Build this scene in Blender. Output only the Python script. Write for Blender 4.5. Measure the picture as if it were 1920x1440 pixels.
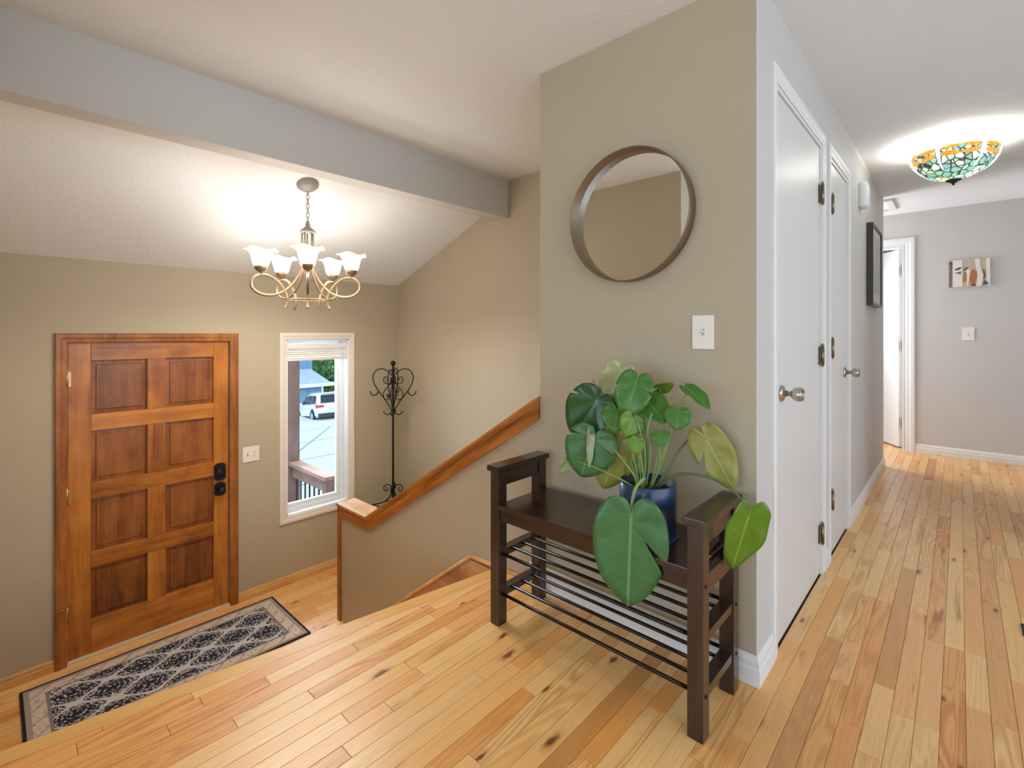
import bpy, bmesh, math, random
from mathutils import Vector, Matrix
random.seed(7)
for o in list(bpy.data.objects): bpy.data.objects.remove(o)
S = bpy.context.scene
COL = S.collection
PI = math.pi

# ------------------------------------------------------------------ camera
CAMZ = 1.18
FPX = 907.0
TH = math.atan2(840, 907)
cam = bpy.data.cameras.new('camera'); camo = bpy.data.objects.new('camera', cam); COL.objects.link(camo)
cam.sensor_width = 36; cam.lens = FPX/1920*36; cam.shift_y = -95/1920; cam.clip_start = 0.05; cam.clip_end = 300
camo.location = (0, 0, CAMZ); camo.rotation_euler = (PI/2, 0, TH)
S.camera = camo
# ------------------------------------------------------------------ world, lights, exposure
S.view_settings.view_transform = 'Standard'; S.view_settings.look = 'None'
S.view_settings.gamma = 1.0; S.view_settings.use_curve_mapping = False
S.view_settings.exposure = 0.33
W = bpy.data.worlds.new('sky'); S.world = W; W.use_nodes = True
bg = W.node_tree.nodes['Background']; bg.inputs[0].default_value = (0.66, 0.83, 1.0, 1); bg.inputs[1].default_value = 1.9

def area(name, loc, rot, sx, sy, power, color):
    l = bpy.data.lights.new(name, 'AREA'); l.shape = 'RECTANGLE'; l.size = sx; l.size_y = sy
    l.energy = power; l.color = color
    o = bpy.data.objects.new(name, l); COL.objects.link(o); o.location = loc; o.rotation_euler = rot
    return o
# daylight through window openings; bedroom and corridor lamps stand inside solid walls
area('daylight_living_window', (-0.6, -4.85, 1.30), (PI/2, 0, 0), 5.6, 1.9, 92, (0.79, 0.895, 1.0))
area('daylight_side_window', (3.35, 0.1, 1.30), (PI/2, 0, PI/2), 6.6, 1.9, 62, (0.95, 0.975, 1.0))
area('bedroom_daylight_fill', (-2.35, 7.5, 1.35), (PI/2, 0, -PI/2), 1.5, 1.4, 14, (0.88, 0.94, 1.0))  # added lamp acting as a window; the bedroom wall has no opening
area('corridor_daylight_fill', (-1.85, 5.85, 1.35), (PI/2, 0, -PI/2), 0.7, 1.2, 27, (0.90, 0.95, 1.0))  # added in place of an assumed window; no opening in this wall
area('daylight_entry_window', (-4.85, 1.965, 1.00), (math.radians(50), 0, -PI/2), 0.7, 1.3, 120, (0.62, 0.81, 1.0))

# ------------------------------------------------------------------ helpers
def srgb(r, g, b):
    f = lambda c: (c/12.92 if c <= .04045 else ((c+.055)/1.055)**2.4)
    return (f(r/255), f(g/255), f(b/255), 1)

class NT:
    def __init__(s, name):
        s.m = bpy.data.materials.new(name); s.m.use_nodes = True
        s.t = s.m.node_tree; s.n = s.t.nodes; s.b = s.n['Principled BSDF']; s.out = s.n['Material Output']
    def new(s, t, **kw):
        n = s.n.new(t)
        for k, v in kw.items():
            if k.startswith('i_'): n.inputs[int(k[2:])].default_value = v
            else: setattr(n, k, v)
        return n
    def l(s, a, b): s.t.links.new(a, b)
    def math(s, op, a, b=None, c=None):
        n = s.n.new('ShaderNodeMath'); n.operation = op
        for i, v in enumerate((a, b, c)):
            if v is None: continue
            if isinstance(v, (int, float)): n.inputs[i].default_value = v
            else: s.l(v, n.inputs[i])
        return n.outputs[0]
    def mix(s, fac, a, b, mode='MIX'):
        n = s.n.new('ShaderNodeMix'); n.data_type = 'RGBA'; n.blend_type = mode
        for i, v in ((0, fac), (6, a), (7, b)):
            if isinstance(v, (int, float)): n.inputs[i].default_value = v
            elif isinstance(v, tuple): n.inputs[i].default_value = v
            else: s.l(v, n.inputs[i])
        return n.outputs[2]
    def ramp(s, fac, stops):
        n = s.n.new('ShaderNodeValToRGB'); cr = n.color_ramp
        while len(cr.elements) < len(stops): cr.elements.new(.5)
        for e, (p, c) in zip(cr.elements, stops):
            e.position = p; e.color = c if isinstance(c, tuple) else (c, c, c, 1)
        s.l(fac, n.inputs[0]); return n.outputs[0]
    def noise(s, vec, scale, detail=3, rough=.55, dist=0.0):
        n = s.n.new('ShaderNodeTexNoise'); n.inputs['Scale'].default_value = scale
        n.inputs['Detail'].default_value = detail; n.inputs['Roughness'].default_value = rough; n.inputs['Distortion'].default_value = dist
        if vec is not None: s.l(vec, n.inputs['Vector'])
        return n.outputs[0]
    def mapping(s, vec, scale=(1, 1, 1), loc=(0, 0, 0), rot=(0, 0, 0)):
        n = s.n.new('ShaderNodeMapping'); s.l(vec, n.inputs[0])
        n.inputs[1].default_value = loc; n.inputs[2].default_value = rot; n.inputs[3].default_value = scale
        return n.outputs[0]
    def bump(s, h, strength, dist=.01):
        n = s.n.new('ShaderNodeBump'); n.inputs['Strength'].default_value = strength; n.inputs['Distance'].default_value = dist
        s.l(h, n.inputs['Height']); s.l(n.outputs[0], s.b.inputs['Normal'])

def plain(name, col, rough=.5, metal=0, bump=None, spec=.5, coat=0, emit=None, es=0):
    k = NT(name); k.b.inputs['Base Color'].default_value = col; k.b.inputs['Roughness'].default_value = rough
    k.b.inputs['Metallic'].default_value = metal; k.b.inputs['Specular IOR Level'].default_value = spec
    k.b.inputs['Coat Weight'].default_value = coat
    if emit: k.b.inputs['Emission Color'].default_value = emit; k.b.inputs['Emission Strength'].default_value = es
    if bump:
        tc = k.new('ShaderNodeTexCoord'); h = k.noise(tc.outputs['Object'], bump[0], 4, .6); k.bump(h, bump[1], bump[2])
    return k.m

def paint(name, col, bscale, bstr, rough=.55):
    k = NT(name); tc = k.new('ShaderNodeTexCoord')
    n1 = k.noise(tc.outputs['Object'], 1.3, 3)
    c = k.mix(n1, tuple(x*.96 for x in col[:3])+(1,), tuple(min(1, x*1.03) for x in col[:3])+(1,))
    k.l(c, k.b.inputs['Base Color']); k.b.inputs['Roughness'].default_value = rough; k.b.inputs['Specular IOR Level'].default_value = .35
    h = k.noise(tc.outputs['Object'], bscale, 5, .65); h2 = k.ramp(h, [(.42, 0.0), (.62, 1.0)])
    k.bump(h2, bstr, .004); return k.m

def wood(name, light, mid, dark, axis=2, rough=.35, scale=1.0, knot=0.0, coat=.1):
    """stained timber with the grain running along one object axis"""
    k = NT(name); tc = k.new('ShaderNodeTexCoord'); oi = k.new('ShaderNodeObjectInfo')
    off = k.new('ShaderNodeVectorMath', operation='SCALE'); k.l(oi.outputs['Random'], off.inputs['Scale']); off.inputs[0].default_value = (7.3, 11.1, 5.7)
    add = k.new('ShaderNodeVectorMath', operation='ADD'); k.l(tc.outputs['Object'], add.inputs[0]); k.l(off.outputs[0], add.inputs[1])
    sc = [9*scale]*3; sc[axis] = 1.1*scale
    v = k.mapping(add.outputs[0], tuple(sc))
    big = k.noise(v, 1.0, 3, .5, 1.2)
    sc2 = [70*scale]*3; sc2[axis] = 2.2*scale
    fine = k.noise(k.mapping(add.outputs[0], tuple(sc2)), 1.0, 3, .6)
    blot = k.noise(add.outputs[0], 6.0*scale, 3, .6)
    f = k.math('ADD', k.math('MULTIPLY', big, .55), k.math('MULTIPLY', fine, .25)); f = k.math('ADD', f, k.math('MULTIPLY', blot, .35))
    f = k.math('ADD', f, k.math('MULTIPLY', k.math('SUBTRACT', oi.outputs['Random'], .5), .14))
    c = k.ramp(f, [(.36, dark), (.56, mid), (.76, light)])
    k.l(c, k.b.inputs['Base Color']); k.b.inputs['Roughness'].default_value = rough
    k.b.inputs['Coat Weight'].default_value = coat; k.b.inputs['Coat Roughness'].default_value = .2
    k.bump(fine, .06, .003); return k.m

# ------------------------------------------------------------------ mesh builder
def root_loc(p):
    while p.parent: p = p.parent
    return p.location.copy()
class MB:
    def __init__(s): s.bm = bmesh.new()
    def box(s, x0, x1, y0, y1, z0, z1, bev=0):
        r = bmesh.ops.create_cube(s.bm, size=1); vs = r['verts']
        for v in vs: v.co = Vector(((x0+x1)/2+v.co.x*(x1-x0), (y0+y1)/2+v.co.y*(y1-y0), (z0+z1)/2+v.co.z*(z1-z0)))
        if bev:
            es = {e for v in vs for e in v.link_edges}
            bmesh.ops.bevel(s.bm, geom=list(es), offset=bev, segments=2, affect='EDGES', profile=.6)
        return s
    def obox(s, a, b, w, h, up=(0, 0, 1)):
        """bar of rectangular section from a to b"""
        a = Vector(a); b = Vector(b); d = (b-a).normalized(); upv = Vector(up); side = d.cross(upv).normalized(); u = side.cross(d)
        q = []
        for p in (a, b):
            for i, j in ((-1, -1), (1, -1), (1, 1), (-1, 1)): q.append(s.bm.verts.new(p+side*i*w/2+u*j*h/2))
        for f in ((3, 2, 1, 0), (4, 5, 6, 7), (0, 1, 5, 4), (1, 2, 6, 5), (2, 3, 7, 6), (3, 0, 4, 7)): s.bm.faces.new([q[i] for i in f])
        return s
    def prism(s, pts, axis, a0, a1):
        """polygon (two other axes in xyz order) extruded along axis"""
        def co(p, a):
            if axis == 0: return (a, p[0], p[1])
            if axis == 1: return (p[0], a, p[1])
            return (p[0], p[1], a)
        A = [s.bm.verts.new(co(p, a0)) for p in pts]; B = [s.bm.verts.new(co(p, a1)) for p in pts]
        s.bm.faces.new(A); s.bm.faces.new(B[::-1]); n = len(pts)
        for i in range(n): s.bm.faces.new((A[i], B[i], B[(i+1) % n], A[(i+1) % n]))
        return s
    def lathe(s, prof, c=(0, 0, 0), n=24, axis=2, smooth=True, sgn=1, lobes=0, amp=0):
        rings = []
        c = Vector(c)
        for i, (r, z) in enumerate(prof):
            ring = []
            for k in range(n):
                a = 2*PI*k/n; rr = r; zz = z
                if lobes:
                    t = (i/(len(prof)-1))**3; rr = r*(1+amp*t*math.cos(lobes*a)); zz = z-amp*.10*t*math.cos(lobes*a)
                p = (rr*math.cos(a), rr*math.sin(a), zz*sgn)
                if axis == 0: p = (p[2], p[0], p[1])
                elif axis == 1: p = (p[0], p[2], p[1])
                ring.append(s.bm.verts.new(c+Vector(p)))
            rings.append(ring)
        for A, B in zip(rings, rings[1:]):
            for k in range(n):
                f = s.bm.faces.new((A[k], A[(k+1) % n], B[(k+1) % n], B[k])); f.smooth = smooth
        if prof[0][0] > 1e-5: s.bm.faces.new(rings[0][::-1])
        if prof[-1][0] > 1e-5 and not lobes: s.bm.faces.new(rings[-1])
        return s
    def tube(s, pts, r, n=8, cyc=False, flat=1.0):
        pts = [Vector(p) for p in pts]; rs = r if isinstance(r, (list, tuple)) else [r]*len(pts)
        rings = []; up = None
        for i, p in enumerate(pts):
            if cyc: d = pts[(i+1) % len(pts)]-pts[i-1]
            else: d = pts[min(i+1, len(pts)-1)]-pts[max(i-1, 0)]
            d.normalize()
            if up is None: up = Vector((0, 0, 1)) if abs(d.z) < .9 else Vector((1, 0, 0))
            side = d.cross(up)
            if side.length < 1e-5: side = d.orthogonal()
            side.normalize(); up = side.cross(d).normalized()
            rings.append([s.bm.verts.new(p+(side*math.cos(2*PI*k/n)*flat+up*math.sin(2*PI*k/n))*rs[i]) for k in range(n)])
        pr = list(zip(rings, rings[1:])) + ([(rings[-1], rings[0])] if cyc else [])
        for A, B in pr:
            for k in range(n):
                f = s.bm.faces.new((A[k], A[(k+1) % n], B[(k+1) % n], B[k])); f.smooth = True
        if not cyc: s.bm.faces.new(rings[0][::-1]); s.bm.faces.new(rings[-1])
        return s
    def cyl(s, a, b, r, n=16): return s.tube([a, b], r, n)
    def sphere(s, c, r, sc=(1, 1, 1), seg=16):
        q = bmesh.ops.create_uvsphere(s.bm, u_segments=seg, v_segments=seg//2, radius=r)
        for v in q['verts']: v.co = Vector((v.co.x*sc[0], v.co.y*sc[1], v.co.z*sc[2]))+Vector(c)
        for f in {f for v in q['verts'] for f in v.link_faces}: f.smooth = True
        return s
    def build(s, name, mat, parent=None, local=False):
        bmesh.ops.recalc_face_normals(s.bm, faces=s.bm.faces[:])
        if parent is not None and not local:
            L = root_loc(parent)
            for v in s.bm.verts: v.co -= L
        me = bpy.data.meshes.new(name); s.bm.to_mesh(me); s.bm.free()
        o = bpy.data.objects.new(name, me); COL.objects.link(o)
        me.materials.append(mat)
        if parent is not None: o.parent = parent
        return o

def catmull(P, n=6, cyc=False):
    P = [Vector(p) for p in P]; out = []; m = len(P)
    rng = range(m) if cyc else range(m-1)
    for i in rng:
        if cyc: p0, p1, p2, p3 = P[i-1], P[i], P[(i+1) % m], P[(i+2) % m]
        else: p0, p1, p2, p3 = P[max(i-1, 0)], P[i], P[i+1], P[min(i+2, m-1)]
        for k in range(n):
            t = k/n
            out.append(.5*((2*p1)+(p2-p0)*t+(2*p0-5*p1+4*p2-p3)*t*t+(3*p1-p0-3*p2+p3)*t**3))
    if not cyc: out.append(P[-1])
    return out

def tag(o, label, cat, group=None):
    o['label'] = label; o['category'] = cat
    if group: o['group'] = group
    return o
def struct(o, label=None):
    o['kind'] = 'structure'
    if label: o['label'] = label
    return o
def empty(name, loc, rz=0):
    e = bpy.data.objects.new(name, None); e.empty_display_size = .05; COL.objects.link(e); e.location = loc; e.rotation_euler = (0, 0, rz)
    bpy.context.view_layer.update(); return e

# ------------------------------------------------------------------ key dimensions (metres, upper floor = 0)
EZ = -0.92          # entry floor
CH = 2.39           # flat ceiling
XD = -4.13          # front door wall
YM = 1.747          # wall with the mirror
XH = -0.50          # hall left wall
XR = 0.44           # hall right wall
YE = 6.26           # hall end wall
YF = 2.784          # far stair wall
XBEAM = -2.607

# ------------------------------------------------------------------ materials
M = {}
M['sage'] = paint('sage_paint', srgb(186, 174, 150), 95, .22)
M['grey'] = paint('grey_paint', srgb(207, 203, 200), 95, .18)
M['bluegrey'] = paint('blue_grey_paint', srgb(150, 166, 176), 95, .15)
M['ceil'] = paint('ceiling_texture_paint', srgb(236, 239, 243), 48, .25, .8)
M['white'] = plain('white_trim_paint', srgb(232, 231, 230), .38)
M['doorwhite'] = plain('white_door_paint', srgb(222, 220, 219), .34, bump=(30, .03, .003))
M['vinyl'] = plain('white_vinyl', srgb(238, 240, 242), .35)
M['plate'] = plain('switch_plate_ivory', srgb(236, 230, 222), .35)
M['screw'] = plain('screw_steel', srgb(150, 145, 135), .35, 1)
M['nickel'] = plain('satin_nickel', srgb(188, 180, 166), .28, 1)
M['brass'] = plain('aged_brass_hinge', srgb(190, 165, 110), .35, 1)
M['bronzehinge'] = plain('antique_brass_hinge', srgb(140, 128, 104), .35, 1)
M['black'] = plain('oil_rubbed_black', srgb(26, 28, 33), .4, .4)
M['iron'] = plain('wrought_iron', srgb(34, 27, 25), .42, .5)
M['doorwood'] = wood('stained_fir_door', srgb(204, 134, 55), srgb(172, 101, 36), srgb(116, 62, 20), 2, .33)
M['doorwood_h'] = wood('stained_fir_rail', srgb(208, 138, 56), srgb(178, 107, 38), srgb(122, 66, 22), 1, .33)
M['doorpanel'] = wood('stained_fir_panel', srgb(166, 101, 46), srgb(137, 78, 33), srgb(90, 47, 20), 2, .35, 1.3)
M['casing'] = wood('stained_casing', srgb(190, 122, 55), srgb(156, 92, 38), srgb(100, 54, 22), 2, .35)
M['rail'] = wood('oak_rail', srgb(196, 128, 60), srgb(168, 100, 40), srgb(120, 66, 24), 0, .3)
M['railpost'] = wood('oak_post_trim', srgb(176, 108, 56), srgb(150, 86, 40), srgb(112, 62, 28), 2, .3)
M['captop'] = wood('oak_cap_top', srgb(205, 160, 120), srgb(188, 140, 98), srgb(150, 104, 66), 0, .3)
M['skirt'] = wood('oak_skirt', srgb(226, 182, 140), srgb(208, 160, 116), srgb(168, 120, 80), 0, .3)
M['paleoak'] = wood('pale_oak_trim', srgb(232, 190, 128), srgb(220, 172, 106), srgb(188, 136, 76), 1, .32)
M['espresso'] = wood('espresso_stain', srgb(70, 46, 36), srgb(56, 36, 29), srgb(38, 24, 20), 0, .22, 1.2, coat=.3)
M['rod'] = plain('black_metal_rod', srgb(44, 36, 34), .3, .6)
M['dark'] = plain('dark_gap', srgb(30, 22, 16), .8)
M['dkgap'] = plain('shadow_gap_grey', srgb(90, 90, 92), .8)

def floor_mat():
    k = NT('hickory_planks')
    uv = k.new('ShaderNodeUVMap', uv_map='UVMap').outputs[0]
    at = k.new('ShaderNodeVertexColor', layer_name='tint'); sep = k.new('ShaderNodeSeparateColor'); k.l(at.outputs[0], sep.inputs[0])
    r, g, b = sep.outputs[0], sep.outputs[1], sep.outputs[2]
    warp = k.noise(k.mapping(uv, (3, 12, 1)), 1.0, 2)
    cath = k.noise(k.mapping(uv, (1.3, 13, 1)), 1.0, 1, .4, .6)
    rings = k.math('SINE', k.math('MULTIPLY', cath, 68)); rings = k.math('MULTIPLY', k.math('ADD', rings, 1), .5)
    fine = k.noise(k.mapping(uv, (5, 260, 1)), 1.0, 3, .6)
    tone = k.ramp(r, [(0.0, srgb(246, 200, 134)), (.35, srgb(241, 181, 106)), (.62, srgb(234, 164, 88)), (.82, srgb(243, 184, 120)), (.95, srgb(214, 152, 84)), (1.0, srgb(192, 126, 70))])
    dk = k.mix(1.0, tone, (0.70, 0.55, 0.40, 1), 'MULTIPLY')
    amt = k.math('MULTIPLY', rings, k.math('MULTIPLY', g, .95))
    c = k.mix(amt, tone, dk)
    c = k.mix(k.math('MULTIPLY', k.ramp(fine, [(.42, 0.0), (.72, 1.0)]), .48), c, dk)
    # mineral streaks
    st = k.noise(k.mapping(uv, (1.6, 17, 1), (3.1, 8.2, 0)), 1.0, 4, .62, .5)
    sm = k.math('MULTIPLY', k.ramp(st, [(.58, 0.0), (.68, 1.0)]), k.math('MULTIPLY', b, .9))
    c = k.mix(sm, c, srgb(152, 88, 40))
    # knots
    vo = k.new('ShaderNodeTexVoronoi', voronoi_dimensions='2D'); vo.inputs['Scale'].default_value = 1.0
    dist = k.new('ShaderNodeVectorMath', operation='ADD'); nn = k.new('ShaderNodeTexNoise'); nn.inputs['Scale'].default_value = 40
    k.l(uv, nn.inputs[0]); sc_ = k.new('ShaderNodeVectorMath', operation='SCALE'); k.l(nn.outputs[1], sc_.inputs[0]); sc_.inputs['Scale'].default_value = .018
    k.l(uv, dist.inputs[0]); k.l(sc_.outputs[0], dist.inputs[1])
    k.l(k.mapping(dist.outputs[0], (3.0, 9.0, 1)), vo.inputs['Vector'])
    vs = k.new('ShaderNodeSeparateColor'); k.l(vo.outputs['Color'], vs.inputs[0])
    has = k.math('GREATER_THAN', vs.outputs[0], .74)
    size = k.math('MULTIPLY_ADD', vs.outputs[1], .13, .08)
    kd = k.math('DIVIDE', vo.outputs['Distance'], size)
    halo = k.math('MULTIPLY', k.ramp(kd, [(.35, 1.0), (1.0, 0.0)]), has)
    c = k.mix(k.math('MULTIPLY', halo, .55), c, srgb(172, 104, 52))
    core = k.math('MULTIPLY', k.ramp(kd, [(.25, 1.0), (.55, 0.0)]), has)
    c = k.mix(k.math('MULTIPLY', core, .85), c, srgb(98, 50, 22))
    k.l(c, k.b.inputs['Base Color'])
    k.b.inputs['Roughness'].default_value = .33; k.b.inputs['Specular IOR Level'].default_value = .5
    k.b.inputs['Coat Weight'].default_value = .25; k.b.inputs['Coat Roughness'].default_value = .22
    k.bump(fine, .05, .002); return k.m
M['plank'] = floor_mat()
M['subfloor'] = plain('dark_subfloor', srgb(96, 62, 34), .8)

# ------------------------------------------------------------------ projection helper, used only to rank which planks show largest
def project(p):
    d = Vector(p)-Vector((0, 0, CAMZ)); fw = Vector((-math.sin(TH), math.cos(TH), 0)); rt = Vector((math.cos(TH), math.sin(TH), 0))
    z = d.dot(fw)
    if z < .05: return None
    return 960+FPX*d.dot(rt)/z, 625-FPX*d.z/z

def clip(poly, n, d):
    """keep the side n.p <= d"""
    out = []
    for i, p in enumerate(poly):
        q = poly[(i+1) % len(poly)]; a = n[0]*p[0]+n[1]*p[1]-d; b = n[0]*q[0]+n[1]*q[1]-d
        if a <= 0: out.append(p)
        if (a < 0 < b) or (b < 0 < a):
            t = a/(a-b); out.append((p[0]+(q[0]-p[0])*t, p[1]+(q[1]-p[1])*t))
    return out
def parea(P): return .5*sum(P[i][0]*P[(i+1) % len(P)][1]-P[(i+1) % len(P)][0]*P[i][1] for i in range(len(P)))

def plank_geom(bm, poly, z, seed, uvl, cl):
    rnd = random.Random(seed)
    if parea(poly) < 0: poly = poly[::-1]
    cx = sum(p[0] for p in poly)/len(poly); cy = sum(p[1] for p in poly)/len(poly)
    n = len(poly); g = .0004; bv = .0010
    def inset(d):
        res = []
        for i in range(n):
            p0, p1, p2 = Vector(poly[i-1]), Vector(poly[i]), Vector(poly[(i+1) % n])
            e1 = (p1-p0).normalized(); e2 = (p2-p1).normalized()
            n1 = Vector((-e1.y, e1.x)); n2 = Vector((-e2.y, e2.x)); m = n1+n2
            if m.length < 1e-4: m = n1
            m = m/max(.25, m.dot(n1)) ; res.append(p1+m*d)
        return res
    r0 = inset(g); r1 = inset(g+bv)
    dz = rnd.uniform(-.0002, .0002)
    A = [bm.verts.new((p.x, p.y, z-.012)) for p in r0]; B = [bm.verts.new((p.x, p.y, z-bv+dz)) for p in r0]; Cc = [bm.verts.new((p.x, p.y, z+dz)) for p in r1]
    fs = [bm.faces.new(Cc)]
    for i in range(n):
        j = (i+1) % n
        fs.append(bm.faces.new((A[i], A[j], B[j], B[i]))); fs.append(bm.faces.new((B[i], B[j], Cc[j], Cc[i])))
    ou, ov = rnd.uniform(0, 40), rnd.uniform(0, 40)
    tint = (rnd.random(), rnd.random()**1.3, rnd.random()**1.5, 1)
    for f in fs:
        for lp in f.loops:
            lp[uvl].uv = (lp.vert.co.y+ou, lp.vert.co.x+ov); lp[cl] = tint

def plank_field(parent, polys, z, limit, seed0):
    def score(P):
        q = [project((p[0], p[1], z)) for p in P]
        if any(a is None for a in q): return 0
        cx = sum(a[0] for a in q)/len(q); cy = sum(a[1] for a in q)/len(q)
        ins = any(-20 < a[0] < 1940 and -20 < a[1] < 1460 for a in q)
        return abs(parea(q)) if ins else 0
    sc = sorted([(score(P), i, P) for i, P in enumerate(polys)], key=lambda t: -t[0])
    L = root_loc(parent)
    for s_, i, P in sc[:limit]:
        if s_ < 20: break
        bm = bmesh.new(); uvl = bm.loops.layers.uv.new('UVMap'); cl = bm.loops.layers.color.new('tint')
        plank_geom(bm, P, z, seed0+i, uvl, cl)
        me = bpy.data.meshes.new('plank'); bm.to_mesh(me); bm.free(); me.materials.append(M['plank'])
        o = bpy.data.objects.new('plank', me); COL.objects.link(o); o.parent = parent
        done.add((seed0, i))
    bm = bmesh.new(); uvl = bm.loops.layers.uv.new('UVMap'); cl = bm.loops.layers.color.new('tint'); c = 0
    for s_, i, P in sc:
        if (seed0, i) in done: continue
        plank_geom(bm, P, z, seed0+i, uvl, cl); c += 1
    if c:
        me = bpy.data.meshes.new('plank_field'); bm.to_mesh(me); me.materials.append(M['plank'])
        o = bpy.data.objects.new('plank_field', me); COL.objects.link(o); o.parent = parent; o['kind'] = 'stuff'
    bm.free()
done = set()

# nosing line of the top step (it runs at a slight angle to the boards)
NA = Vector((-1.975, .155)); NB = Vector((-1.722, YM)); nd = (NB-NA).normalized(); nn_ = Vector((nd.y, -nd.x))   # nn_ points to +x (onto the floor)
NOSE_W = .075
def nose_x(y, off=0.0): return NA.x+(y-NA.y)*nd.x/nd.y+off

# ------------------------------------------------------------------ floors
fl = MB(); fl.prism([(nose_x(-.15, .03), -.15), (3.3, -.15), (3.3, 3.9), (XR+.1, 3.9), (XR+.1, 8.6), (-2.5, 8.6), (-2.5, 5.3), (XH-.1, 5.3), (XH-.1, YM+.05), (nose_x(YM+.05, .03), YM+.05)], 2, -.2, -.008)
fl.box(-4.2, 3.3, -4.7, -.15, -.2, -.008)
floor_upper = struct(fl.build('floor_upper', M['subfloor']), 'honey hickory plank floor of the landing and hall')
PW = .057
def rows(regions, x0, x1, seed):
    rnd = random.Random(seed); out = []
    k0 = math.floor((x0-XH)/PW); k1 = math.ceil((x1-XH)/PW)
    for k in range(k0, k1):
        xa = XH+k*PW; xb = xa+PW; y = -4.9-rnd.random()
        while y < 8.6:
            L = rnd.choice((.28, .36, .45, .55, .62, .75, .9, 1.1)); yb = y+L
            for reg in regions:
                P = [(xa, y), (xb, y), (xb, yb), (xa, yb)]
                for n, d in reg:
                    P = clip(P, n, d)
                    if len(P) < 3: break
                if len(P) >= 3 and abs(parea(P)) > 2e-4:
                    Q = []
                    for p in P:
                        if not Q or (Vector(p)-Vector(Q[-1])).length > .002: Q.append(p)
                    if len(Q) > 2 and (Vector(Q[0])-Vector(Q[-1])).length < .002: Q.pop()
                    if len(Q) >= 3: out.append(Q)
            y = yb
    return out
dN = nn_.dot(NA)+NOSE_W
rect = lambda a, b, c, d: [((-1, 0), -a), ((1, 0), b), ((0, -1), -c), ((0, 1), d)]
R1 = rect(-2.3, XH, -.02, YM) + [((-nn_.x, -nn_.y), -dN)]
R2 = rect(XH, XR, -4.6, YE+.1)
R3 = rect(-2.3, XH, 5.405, 8.5)
R4 = rect(XR, 3.1, -4.6, 3.9)
R5 = rect(-4.13, XH, -4.6, -.02) + [((0, 1), -.02)]
R6 = rect(XH, XR, YE+.1, 8.5)
plank_field(floor_upper, rows([R1, R2, R3, R4, R5, R6], -4.13, 3.1, 11), 0.0, 298, 1000)
# nosing board
y0 = -.02
nb = MB()
P = [(nose_x(y0), y0), (nose_x(y0, NOSE_W/nn_.x), y0), (nose_x(YM, NOSE_W/nn_.x), YM), (nose_x(YM), YM)]
a = Vector((P[0][0], P[0][1], 0)); b = Vector((P[3][0], P[3][1], 0))
sec = [(NOSE_W-.0006, 0), (.012, 0), (.004, -.003), (0, -.010), (0, -.02), (.004, -.027), (.012, -.03), (NOSE_W-.0006, -.03)]
VA = [nb.bm.verts.new(a+Vector((nn_.x*u/nn_.x, 0, w)) if False else a+Vector((u/nn_.x, 0, w))) for u, w in sec]
VB = [nb.bm.verts.new(b+Vector((u/nn_.x, 0, w))) for u, w in sec]
nb.bm.faces.new(VA); nb.bm.faces.new(VB[::-1])
for i in range(len(sec)): nb.bm.faces.new((VA[i], VB[i], VB[(i+1) % len(sec)], VA[(i+1) % len(sec)]))
M['nosing'] = wood('nosing_oak', srgb(234, 188, 118), srgb(222, 168, 96), srgb(196, 138, 70), 1, .3, .8)
o = nb.build('stair_nosing', M['nosing'], floor_upper)

ef = MB(); ef.box(XD-.2, -1.35, -.15, YF+.1, EZ-.2, EZ-.008)
floor_entry = struct(ef.build('floor_entry', M['subfloor']), 'honey hickory plank floor of the sunken entry')
def erows():
    rnd = random.Random(3); out = []
    for k in range(50):
        xa = XD+k*PW; xb = xa+PW
        if xa > -1.45: break
        y = -.02-rnd.random()*.6
        while y < YF:
            L = rnd.choice((.3, .45, .6, .8, 1.0)); a_ = max(y, -.02); b_ = min(y+L, YF)
            if b_-a_ > .01: out.append([(xa, a_), (xb, a_), (xb, b_), (xa, b_)])
            y += L
    return out
plank_field(floor_entry, erows(), EZ, 130, 9000)

# ------------------------------------------------------------------ staircase between landing and entry
stairs = MB(); st_root = empty('staircase', (-2.4, .86, EZ)); struct(st_root, 'short hickory staircase down to the entry')
RIS = .184; TRD = .262
for i in range(5):
    zt = -RIS*(i+1); xo = -i*TRD
    r = MB(); pa = nose_x(-.02, xo+.03); pb = nose_x(YM, xo+.03)
    r.prism([(pa, -.02), (pa+.02, -.02), (pb+.02, YM), (pb, YM)], 2, zt, zt+RIS-.03); r.build('riser', M['skirt'], st_root)
    if i < 4:
        t = MB(); qa = nose_x(-.02, xo-TRD); qb = nose_x(YM, xo-TRD)
        t.prism([(qa, -.02), (pa+.02, -.02), (pb+.02, YM), (qb, YM)], 2, zt-.03, zt); t.build('tread', M['nosing'], st_root)
# skirt board on the half wall, with its rounded top strip
sk = MB(); sk.prism([(-1.905, -.022), (-1.735, -.022), (-1.735, -.2), (-2.75, -.92), (-3.115, -.92)], 1, YM-.014, YM-.001); sk.build('skirt_board', M['skirt'], st_root)
sk = MB(); sk.tube([(-3.115, YM-.008, -.910), (-1.905, YM-.008, -.006)], .012, 8); sk.tube([(-1.905, YM-.008, -.006), (-1.50, YM-.008, .008)], .012, 8)
sk.build('skirt_trim', M['paleoak'], st_root)

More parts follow.
